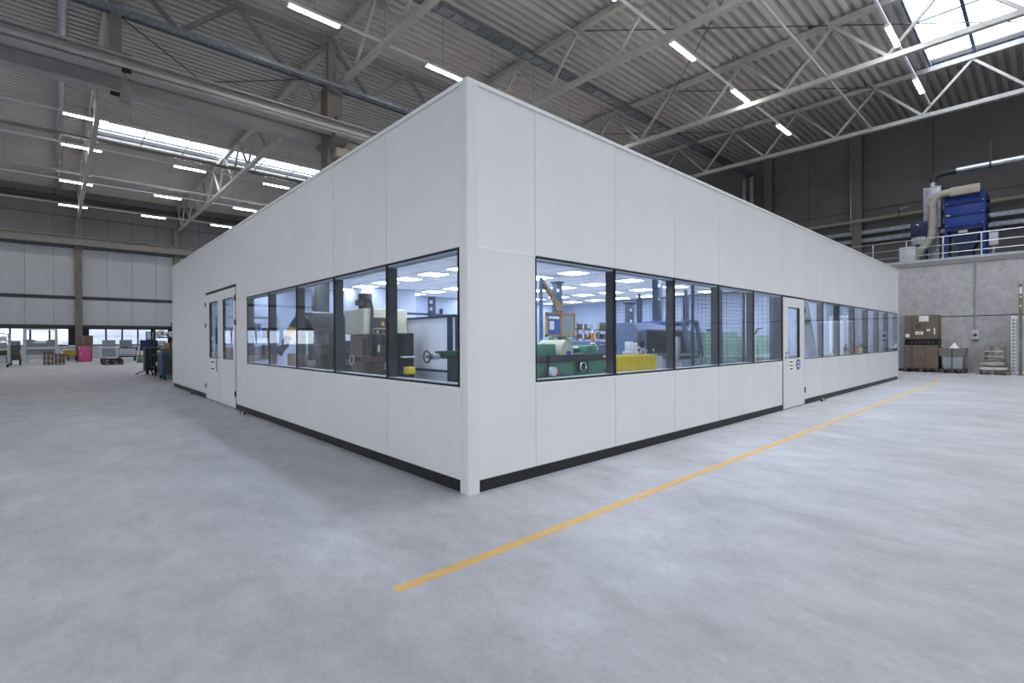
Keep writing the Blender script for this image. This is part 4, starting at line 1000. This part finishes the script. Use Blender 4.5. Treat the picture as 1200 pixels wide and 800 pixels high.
# ---- on and along the concrete wall
sw = thing('switch_box', 'grey switch box with dark dial on the concrete wall', 'switch', (22.1, -1.33, 0)); box((-.09, -.1, 1.2), (0, .1, 1.55)).build('housing', 'machine_light', sw, .01)
MB().cyl((-.11, 0, 1.36), (-.09, 0, 1.36), .055, 14).build('dial', 'brown', sw); MB().cyl((-.03, 0, 1.55), (-.03, 0, 4.0), .022, 8).build('conduit', 'galvanised', sw); box((-.07, -.08, 1.17), (-.01, .08, 1.2)).build('socket', 'black', sw)
def pallet(label, loc, w, d, rz=0, mat='wood', name='wooden_pallet', group=None):
    t = thing(name, label, 'pallet', loc, rz, group)
    for i in range(5): y = i*(d-.1)/4; box((0, y, .122), (w, y+.1, .144)).build('top_board', mat, t)
    for x in (0, w/2-.05, w-.1): box((x, 0, .1), (x+.1, d, .122)).build('cross_board', mat, t)
    for x in (0, w/2-.05, w-.1):
        for y in (0, d/2-.05, d-.1): box((x, y, .022), (x+.1, y+.1, .1)).build('block', mat, t)
    for y in (0, d/2-.05, d-.1): box((0, y, 0), (w, y+.1, .022)).build('bottom_board', mat, t)
    return t
pallet('wooden pallet under the tall brown cartons by the concrete wall', (21.15, -.42, 0), .85, 1.02, mat='wood_dark')
def carton(label, z0, z1, marks):
    t = thing('tall_carton', label, 'carton', (21.2, -.4, 0)); box((0, 0, z0), (.75, .95, z1)).build('box', 'carton', t, .01)
    for y in (.37, .73, .77): box((-.004, y-.008, z0), (0, y+.008, z1)).build('seam', 'carton_dark', t)
    for (y0, y1, a, b, m) in marks: box((-.006, y0, a), (-.002, y1, b)).build('printed_label', m, t)
    return t
carton('upper tall brown carton with white labels by the concrete wall', 1.22, 2.11, [(.26, .54, 1.87, 2.08, 'paper'), (.49, .63, 1.61, 1.8, 'brown'), (.42, .65, 1.39, 1.5, 'paper'), (.82, .94, 1.29, 1.42, 'paper'), (.22, .32, 1.51, 1.59, 'paper'), (.08, .12, 1.4, 1.62, 'paper'), (.47, .6, 1.43, 1.46, 'ink')])
carton('lower tall brown carton below the black band by the concrete wall', .146, 1.0, [(.47, .52, .42, .5, 'carton_dark'), (.56, .6, .42, .5, 'carton_dark')])
bb = thing('carton_sleeve', 'black band between the two tall brown cartons', 'band', (21.19, -.41, 1.001)); box((0, 0, 0), (.77, .97, .217)).build('sleeve', 'black', bb)
for i in range(6): box((-.004, .12+i*.12, .06), (0, .2+i*.12, .14)).build('print', 'frame_dark', bb)
gcb = thing('grey_panel_cabinet', 'pale grey cabinet half hidden between cabin end and brown cartons', 'cabinet', (21.7, .62, 0)); box((0, 0, .08), (.38, .6, 2.12)).build('body', 'bin_grey', gcb, .01); box((0, .02, 0), (.36, .58, .08)).build('plinth', 'black', gcb); box((-.015, .02, .12), (0, .58, 2.08)).build('door', 'bin_grey', gcb, .004)
pallet('wooden pallet under the grey bin by the concrete wall', (21.1, -1.14, 0), .8, .68, mat='wood_dark')
gb_ = thing('grey_bin', 'grey lidded bin strapped on a pallet by the concrete wall', 'bin', (21.15, -1.08, .146))
MB().prism([(.03, 0), (.55, 0), (.58, .48), (0, .48)], 'X', .05, .65).build('tub', 'bin_grey', gb_, .01)
MB().box((.0, -.06, .46), (.7, .66, .72)).build('lid', 'lid_grey', gb_, .04); box((-.02, -.08, .68), (.72, .68, .74)).build('lid_rim', 'lid_grey', gb_, .01)
box((-.03, .28, 0), (-.012, .3, .75)).build('strap', 'black', gb_)
MB().add([(.1, .12, .742), (.1, .38, .742), (.5, .36, .742), (.5, .14, .742), (.25, .25, .95), (.2, .2, .8)], [(0, 1, 4), (1, 2, 4), (2, 3, 4), (3, 5, 4), (5, 0, 4), (0, 3, 2, 1), (0, 5, 3)]).build('crumpled_sheet', 'paper', gb_)
pallet('wooden pallet under the film wrapped parcels by the concrete wall', (21.0, -2.26, 0), .85, .84)
def sack(label, loc, d, mat, seed, name='wrapped_parcel'):
    r = random.Random(seed); t = thing(name, label, 'parcel', loc)
    bm = MB(); vs = []; n = 14; rings = []
    for k in range(5):
        z = d[2]*k/4; s = [.94, 1.0, 1.0, .98, .9][k]
        ring = []
        for i in range(n):
            a = 2*PI*i/n; c, q = math.cos(a), math.sin(a); e = .35
            x = math.copysign(abs(c)**e, c)*d[0]/2*s*(1+r.uniform(-.04, .03)); y = math.copysign(abs(q)**e, q)*d[1]/2*s*(1+r.uniform(-.04, .03)); ring.append((x, y, z+(r.uniform(-.025, .02) if k == 4 else 0)))
        rings.append(ring)
    vs = [v for g in rings for v in g]; fs = [(i*n+k, i*n+(k+1) % n, (i+1)*n+(k+1) % n, (i+1)*n+k) for i in range(4) for k in range(n)] + [tuple(range(n-1, -1, -1)), tuple(4*n+k for k in range(n))]
    bm.add(vs, fs).build('bundle', mat, t)
    for z in (.3, .65): box((-d[0]/2-.008, -d[1]/2*.9, d[2]*z), (-d[0]/2+.02, d[1]/2*.9, d[2]*z+.02)).build('film_fold', 'plastic_wrap', t)
    return t
sack('flat white wrapped parcel at the bottom of the wrapped pallet', (21.4, -1.84, .146), (.74, .72, .12), 'plastic_wrap', 1)
sack('flat brown wrapped parcel in the middle of the wrapped pallet', (21.4, -1.82, .285), (.7, .68, .165), 'wrapped_brown', 2)
sack('tall brown film wrapped parcel on top of the wrapped pallet', (21.42, -1.87, .455), (.55, .52, .5), 'wrapped_brown', 3)
wf = thing('white_crate_frame', 'white framed ribbed panel leaning by the right edge near the concrete wall', 'panel', (21.45, -3.6, 0))
m = MB(); m.box((0, 1.22, .02), (.08, 1.34, 2.0)).box((0, 0, 1.9), (.08, 1.22, 2.0)).box((0, 0, .02), (.08, 1.22, .12)).box((0, 0, .12), (.08, .1, 1.9)); m.build('frame', 'white', wf, .01)
box((.03, .1, .12), (.05, 1.22, 1.9)).build('sheet', 'machine_light', wf)
for i in range(16): box((-.006, 1.25, .1+i*.115), (0, 1.31, .16+i*.115)).build('slot', 'machine_grey', wf)
wp_ = thing('wooden_post', 'tall brown wooden post with white tags at the right edge', 'post', (21.3, -2.5, 0)); box((-.04, -.04, 0), (.04, .05, 3.05)).build('post', 'wood', wp_, .004); box((-.045, -.03, 2.72), (-.04, .03, 2.95)).build('tag', 'paper', wp_)
for z in (2.3, 2.6): box((-.046, -.02, z), (-.04, .02, z+.05)).build('tag', 'paper', wp_)
box((-.08, -.08, 0), (.08, .08, .015)).build('foot_plate', 'iron', wp_)
o = box((0, 0, 0), (.06, .6, 3.0)).build('dark_board', 'frame_dark', None, .004, (21.75, -3.3, 0)); tag(o, 'tall dark board behind the wooden post at the right edge', 'board')

# ================================================================== FAR LEFT OF THE HALL
# blue trolley beside the cabin end
bt = thing('blue_trolley', 'blue trolley with grey side panels just past the cabin end', 'trolley', (.12, 16.5, 0))
for x in (0, 1.15):
    for y in (0, 1.0): box((x, y, .12), (x+.05, y+.05, .88)).build('post', 'cart_blue', bt)
box((.05, .01, .2), (1.15, .03, .8)).build('side_panel', 'steel_dark', bt); box((.01, .05, .2), (.03, 1.0, .8)).build('side_panel', 'slate_dark', bt)
box((0, 0, .8), (1.2, 1.05, .88)).build('top_frame', 'cart_blue', bt, .01); box((0, 0, .14), (1.2, 1.05, .22)).build('lower_frame', 'cart_blue', bt, .01); box((.03, .03, .88), (1.17, 1.02, .9)).build('wooden_top', 'wood', bt)
for x in (.08, 1.1):
    for y in (.1, .92): MB().cyl((x-.025, y, .07), (x+.025, y, .07), .07, 14).build('wheel', 'rubber', bt); 
for i, (x, y, w, d, h, mt, l) in enumerate(((.25, .2, .5, .3, .12, 'carton', 'flat brown box on the blue trolley'), (.7, .5, .35, .3, .2, 'white', 'white box on the blue trolley'), (.3, .6, .3, .25, .3, 'carton_light', 'light brown box at the back of the blue trolley'), (.85, .15, .25, .2, .16, 'slate_dark', 'small dark box on the blue trolley'))):
    obox_('loose_box', l, 'box', (.12+x, 16.5+y, .901), (w, d, h), mt, 'carton_dark' if mt != 'white' else 'machine_light')
sh = thing('trolley_rack', 'dark wheeled rack with white rolls behind the blue trolley', 'rack', (.16, 18.6, 0))
for x in (0, 1.2):
    for y in (0, .8): box((x, y, .1), (x+.05, y+.05, 1.72)).build('post', 'frame_black', sh)
for z in (.3, .75, 1.05, 1.38): box((0, 0, z), (1.25, .85, z+.035)).build('shelf_board', 'frame_dark', sh)
for x in (.05, 1.2):
    for y in (.05, .8): MB().cyl((x-.02, y, .06), (x+.02, y, .06), .06, 12).build('wheel', 'rubber', sh)
for i, (x, z, r) in enumerate(((.25, 1.42, .12), (.55, 1.42, .1), (.85, 1.42, .13), (.3, 1.09, .1), (.8, 1.09, .09), (.2, .34, .08), (.45, .34, .07), (.7, .34, .08), (.25, .79, .08), (.6, .79, .08))):
    o = thing('white_roll', 'white roll lying on the dark wheeled rack', 'roll', (.16+x, 18.65, z+r), group='white rolls on the dark rack'); MB().cyl((0, 0, 0), (0, .7, 0), r, 14).build('roll', 'white', o); MB().cyl((0, -.01, 0), (0, 0, 0), r*.35, 10).build('core', 'carton', o)
o = thing('red_hose_coil', 'red hose end on the dark wheeled rack', 'hose', (.62, 18.55, 1.09)); MB().tube([(0, 0, 0), (.02, -.02, .12), (.12, -.02, .2), (.24, 0, .16)], .025, 8).build('hose', 'red', o); MB().cyl((.23, 0, .17), (.3, 0, .12), .03, 8).build('fitting', 'chrome', o)
mx = thing('tripod_light', 'dark folded work light on top of the wheeled rack', 'work light', (.95, 18.9, 1.73)); MB().bar((0, .2, -.01), (0, .2, .2), .05).build('stem', 'black', mx); box((-.85, .1, -.01), (.4, .14, .015)).build('base_bar', 'black', mx); box((-.2, .1, .1), (.25, .3, .22)).build('lamp_head', 'black', mx, .02); MB().bar((-.3, .2, .03), (.35, .2, .09), .03).build('arm', 'black', mx)
bk = thing('black_cart', 'narrow black cart left of the wheeled rack', 'cart', (.05, 20.0, 0)); box((0, 0, .15), (.5, .6, 1.0)).build('body', 'black', bk, .02); MB().tube([(.0, 0, .15), (-.2, -.1, .1), (-.3, -.15, .03)], .02, 6).build('tow_bar', 'black', bk); box((-.02, .1, 1.0), (.45, .5, 1.03)).build('top', 'wood', bk)
for y in (.1, .5):
    for x in (.1, .4): MB().cyl((x-.02, y, .075), (x+.02, y, .075), .075, 12).build('wheel', 'rubber', bk)
dc = thing('dark_blue_cabinet', 'dark blue cabinet on legs before the far windows beside the cabin end', 'cabinet', (1.35, 34.0, 0)); box((0, 0, .72), (.85, .5, 1.35)).build('body', 'blue_dark', dc, .02)
for x in (0, .8):
    for y in (0, .45): box((x, y, 0), (x+.05, y+.05, .72)).build('leg', 'frame_black', dc)
box((.05, -.02, .78), (.4, 0, 1.3)).build('door', 'blue_dark', dc, .005); box((.45, -.02, .78), (.8, 0, 1.3)).build('door', 'blue_dark', dc, .005)
for i, mt in enumerate(('machine_green', 'yellow_soft', 'carton_light', 'machine_green_dark', 'white')):
    o = obox_('small_parts_box', 'coloured parts box stacked in front of the dark blue cabinet', 'box', (1.25+(i % 2)*.32, 33.5, (i//2)*.24), (.28, .25, .23), mt, 'carton_dark'); o['group'] = 'parts boxes by the dark blue cabinet'
mn = thing('upright_screen', 'upright grey board above the dark blue cabinet', 'board', (1.62, 34.25, 1.351)); box((0, -.03, 0), (.4, .03, .5)).build('panel', 'slate_blue', mn, .01); box((.05, -.035, .05), (.35, -.03, .45)).build('sheet', 'machine_light', mn)
fw = thing('frame_trolley', 'low dark tube frame trolley before the far windows', 'trolley', (.55, 37.5, 0)); m = MB()
for p, q in (((0, 0, .3), (.95, 0, .3)), ((.95, 0, .3), (.95, 0, .85)), ((.95, 0, .85), (0, 0, .85)), ((0, 0, .85), (0, 0, .3)), ((0, 0, .3), (0, .6, .3)), ((.95, 0, .3), (.95, .6, .3)), ((0, .6, .3), (.95, .6, .3))): m.bar(p, q, .06)
m.build('tube_frame', 'blue_dark', fw)
for x in (.08, .87):
    for y in (.05, .55): MB().cyl((x-.03, y, .12), (x+.03, y, .12), .12, 12).build('wheel', 'rubber', fw); box((x-.03, y-.03, .2), (x+.03, y+.03, .3)).build('fork', 'iron', fw)
tbm = bench('long pale table under the far windows beside the cabin end', .2, 43.0, 3.2, .8, .78, top='machine_light')
o = thing('grey_monitor', 'grey boxed device on the long pale table', 'device', (1.05, 43.2, .781)); box((0, 0, .08), (.72, .3, .62)).build('case', 'machine_grey', o, .03); box((.2, .05, 0), (.5, .25, .08)).build('foot', 'black', o)
gp = thing('gas_pipe_stand', 'upright pipe stand before the far windows', 'stand', (2.0, 42.3, 0))
for x in (0, .25): MB().cyl((x, 0, 0), (x, 0, 1.5), .03, 8).build('pipe', 'galvanised', gp)
for z in (.4, .9, 1.3): MB().cyl((0, 0, z), (.25, 0, z), .02, 8).build('cross_pipe', 'galvanised', gp)
# board cart
bc = thing('board_cart', 'grey upright board on a pale handled cart before the far windows', 'cart', (-.42, 36.4, 0)); box((0, 0, .25), (.9, .9, .31)).build('platform', 'machine_light', bc, .01); box((.12, .4, .31), (.78, .46, 1.36)).build('board', 'machine_grey', bc); MB().cyl((-.1, .1, .9), (.95, .1, .9), .03, 8).build('handle_bar', 'white', bc)
for x in (0, .85): box((x, .08, .31), (x+.04, .12, .9)).build('upright', 'white', bc)
for x in (.08, .82):
    for y in (.1, .8): MB().cyl((x-.03, y, .12), (x+.03, y, .12), .12, 12).build('wheel', 'rubber', bc)
# low pallets
pallet('lower of two flat dark pallets on the open floor', (-.55, 31.2, 0), .85, 2.2, mat='wood_dark'); pallet('upper of two flat dark pallets on the open floor', (-.55, 31.2, .146), .85, 2.2, mat='wood_dark')
o = thing('black_mat', 'black flat load between the open floor pallet boards', 'load', (-.5, 31.3, .292)); box((0, 0, 0), (.75, 2.0, .05)).build('load', 'black', o); box((.1, .3, .05), (.5, 1.4, .08)).build('sheet', 'plastic_wrap', o)
# pink panel and brown carton
pk = thing('pink_panel', 'bright pink box panel standing by the wall column', 'panel', (-1.36, 38.4, 0)); box((0, 0, .03), (.58, .22, .97)).build('panel', 'pink', pk, .015); box((.02, .02, 0), (.56, .2, .03)).build('foot', 'carton_dark', pk); box((.06, -.004, .5), (.12, 0, .56)).build('sticker', 'white', pk); box((.02, -.004, .8), (.06, 0, .95)).build('sticker', 'white', pk)
bx = thing('tall_brown_carton', 'tall brown carton behind the pink panel', 'carton', (-1.42, 38.8, 0)); box((0, 0, 0), (.74, .6, 1.1)).build('box', 'carton', bx, .01); box((-.01, -.01, 1.1), (.78, .62, 1.66)).build('upper_box', 'carton', bx, .01); box((.28, -.015, 0), (.32, -.01, 1.66)).build('packing_tape', 'carton_light', bx)
# yellow wrapped load
pallet('pallet under the yellow covered load', (-2.25, 42.0, 0), .9, .8, mat='wood_dark'); pallet('second pallet under the yellow covered load', (-2.25, 42.0, .146), .9, .8, mat='wood_dark')
yl = thing('yellow_load', 'yellow brown covered load with pale top beside the pink panel', 'load', (-2.15, 42.1, .292)); MB().prism([(0, 0), (.75, 0), (.75, .32), (.68, .42), (.1, .42), (0, .3)], 'Y', 0, .6).build('cover', 'yellow_soft', yl, .02); box((.05, -.01, .4), (.68, .61, .46)).build('pale_top', 'white', yl, .02); MB().tube([(.0, .1, .4), (.0, .1, .8), (.1, .1, .84), (.4, .1, .84)], .015, 6).build('wire_handle', 'steel_dark', yl)
# pallet stacks
for j in range(5):
    pallet(['bottom', 'second', 'middle', 'fourth', 'top'][j]+' pallet of the taller stack left of the pink panel', (-2.93, 33.9, j*.146), .42, .6, mat='wood' if j % 2 else 'wood_dark')
for j in range(4):
    pallet(['bottom', 'second', 'third', 'top'][j]+' pallet of the lower stack left of the pink panel', (-2.47, 34.1, j*.146), .42, .6, mat='wood_dark' if j % 2 else 'wood')
o = thing('white_bundle', 'white wrapped bundle on the lower pallet stack', 'bundle', (-2.42, 34.2, .585)); box((0, 0, 0), (.3, .4, .14)).build('bundle', 'plastic_wrap', o, .03); box((.13, -.01, 0), (.16, .41, .145)).build('strap', 'machine_grey', o)
# press brake
pb = thing('press_brake', 'pale grey sheet bending press with open frame before the far windows', 'machine', (-3.92, 40.2, 0))
for x in (0, 1.46): box((x, 0, 0), (x+.14, .9, 2.1)).build('side_frame', 'machine_light', pb, .02)
MB().prism([(0, .95), (1.6, .95), (1.6, 1.42), (1.15, 1.42), (1.05, 1.32), (.6, 1.32), (.5, 1.42), (0, 1.42)], 'Y', .1, .25).build('ram', 'machine_grey', pb, .01)
box((0, .05, 2.02), (1.6, .2, 2.12)).build('cross_beam', 'machine_light', pb, .01); box((.45, .08, 1.18), (1.05, .1, 1.28)).build('name_plate', 'white', pb); box((0, .05, .8), (1.6, .5, .95)).build('bed', 'machine_light', pb, .01); box((.1, .15, .45), (1.5, .4, .8)).build('lower_beam', 'machine_grey', pb)
for x in (.1, .5, .95, 1.3): box((x, .1, .05), (x+.2, .4, .2+.1*(x > .6))).build('foot_box', 'plastic_wrap' if x > .4 else 'machine_light', pb)
# stacked brown cart and shelf cart at the left edge
bc2 = thing('loaded_cart', 'cart piled with brown parts next to the left edge shelf trolley', 'cart', (-4.3, 34.6, 0)); box((0, 0, .28), (.52, .9, .34)).build('platform', 'iron', bc2)
for x in (.08, .44):
    for y in (.1, .8): MB().cyl((x-.03, y, .14), (x+.03, y, .14), .14, 12).build('wheel', 'rubber', bc2)
rr = random.Random(4)
for i in range(6): box((.02+rr.random()*.05, .05, .34+i*.12), (.48-rr.random()*.08, .85, .44+i*.12)).build('stacked_part', ['carton_dark', 'brown', 'wood_dark'][i % 3], bc2, .01)
box((0, .2, 1.06), (.45, .7, 1.33)).build('grey_box', 'machine_grey', bc2, .02)
sc2 = thing('shelf_trolley', 'pale steel shelf trolley at the left edge of the photo', 'trolley', (-4.86, 32.0, 0))
for x in (0, .68):
    for y in (0, 1.0): box((x, y, .15), (x+.05, y+.05, 1.66)).build('post', 'machine_light', sc2)
for z in (.2, .55, .9, 1.3): box((0, 0, z), (.73, 1.05, z+.04)).build('shelf_board', 'machine_light', sc2)
box((.7, .02, .2), (.73, 1.03, 1.0)).build('side_sheet', 'machine_light', sc2)
for z, h, mt in ((.24, .28, 'machine_light'), (.59, .25, 'steel_dark'), (.94, .3, 'bin_grey'), (1.34, .2, 'white')):
    obox_('trolley_box', 'box on the left edge shelf trolley', 'box', (-4.5, 32.45, z+.001), (.5, .8, h), mt, 'machine_grey')['group'] = 'boxes on the left edge shelf trolley'
for x in (.08, .65):
    for y in (.1, .95): MB().cyl((x-.03, y, .075), (x+.03, y, .075), .075, 12).build('wheel', 'rubber', sc2)
MB().tube([(.7, .0, 1.5), (.7, -.06, 1.66), (.35, -.06, 1.7), (.05, -.06, 1.66)], .02, 6).build('handle', 'steel_dark', sc2)
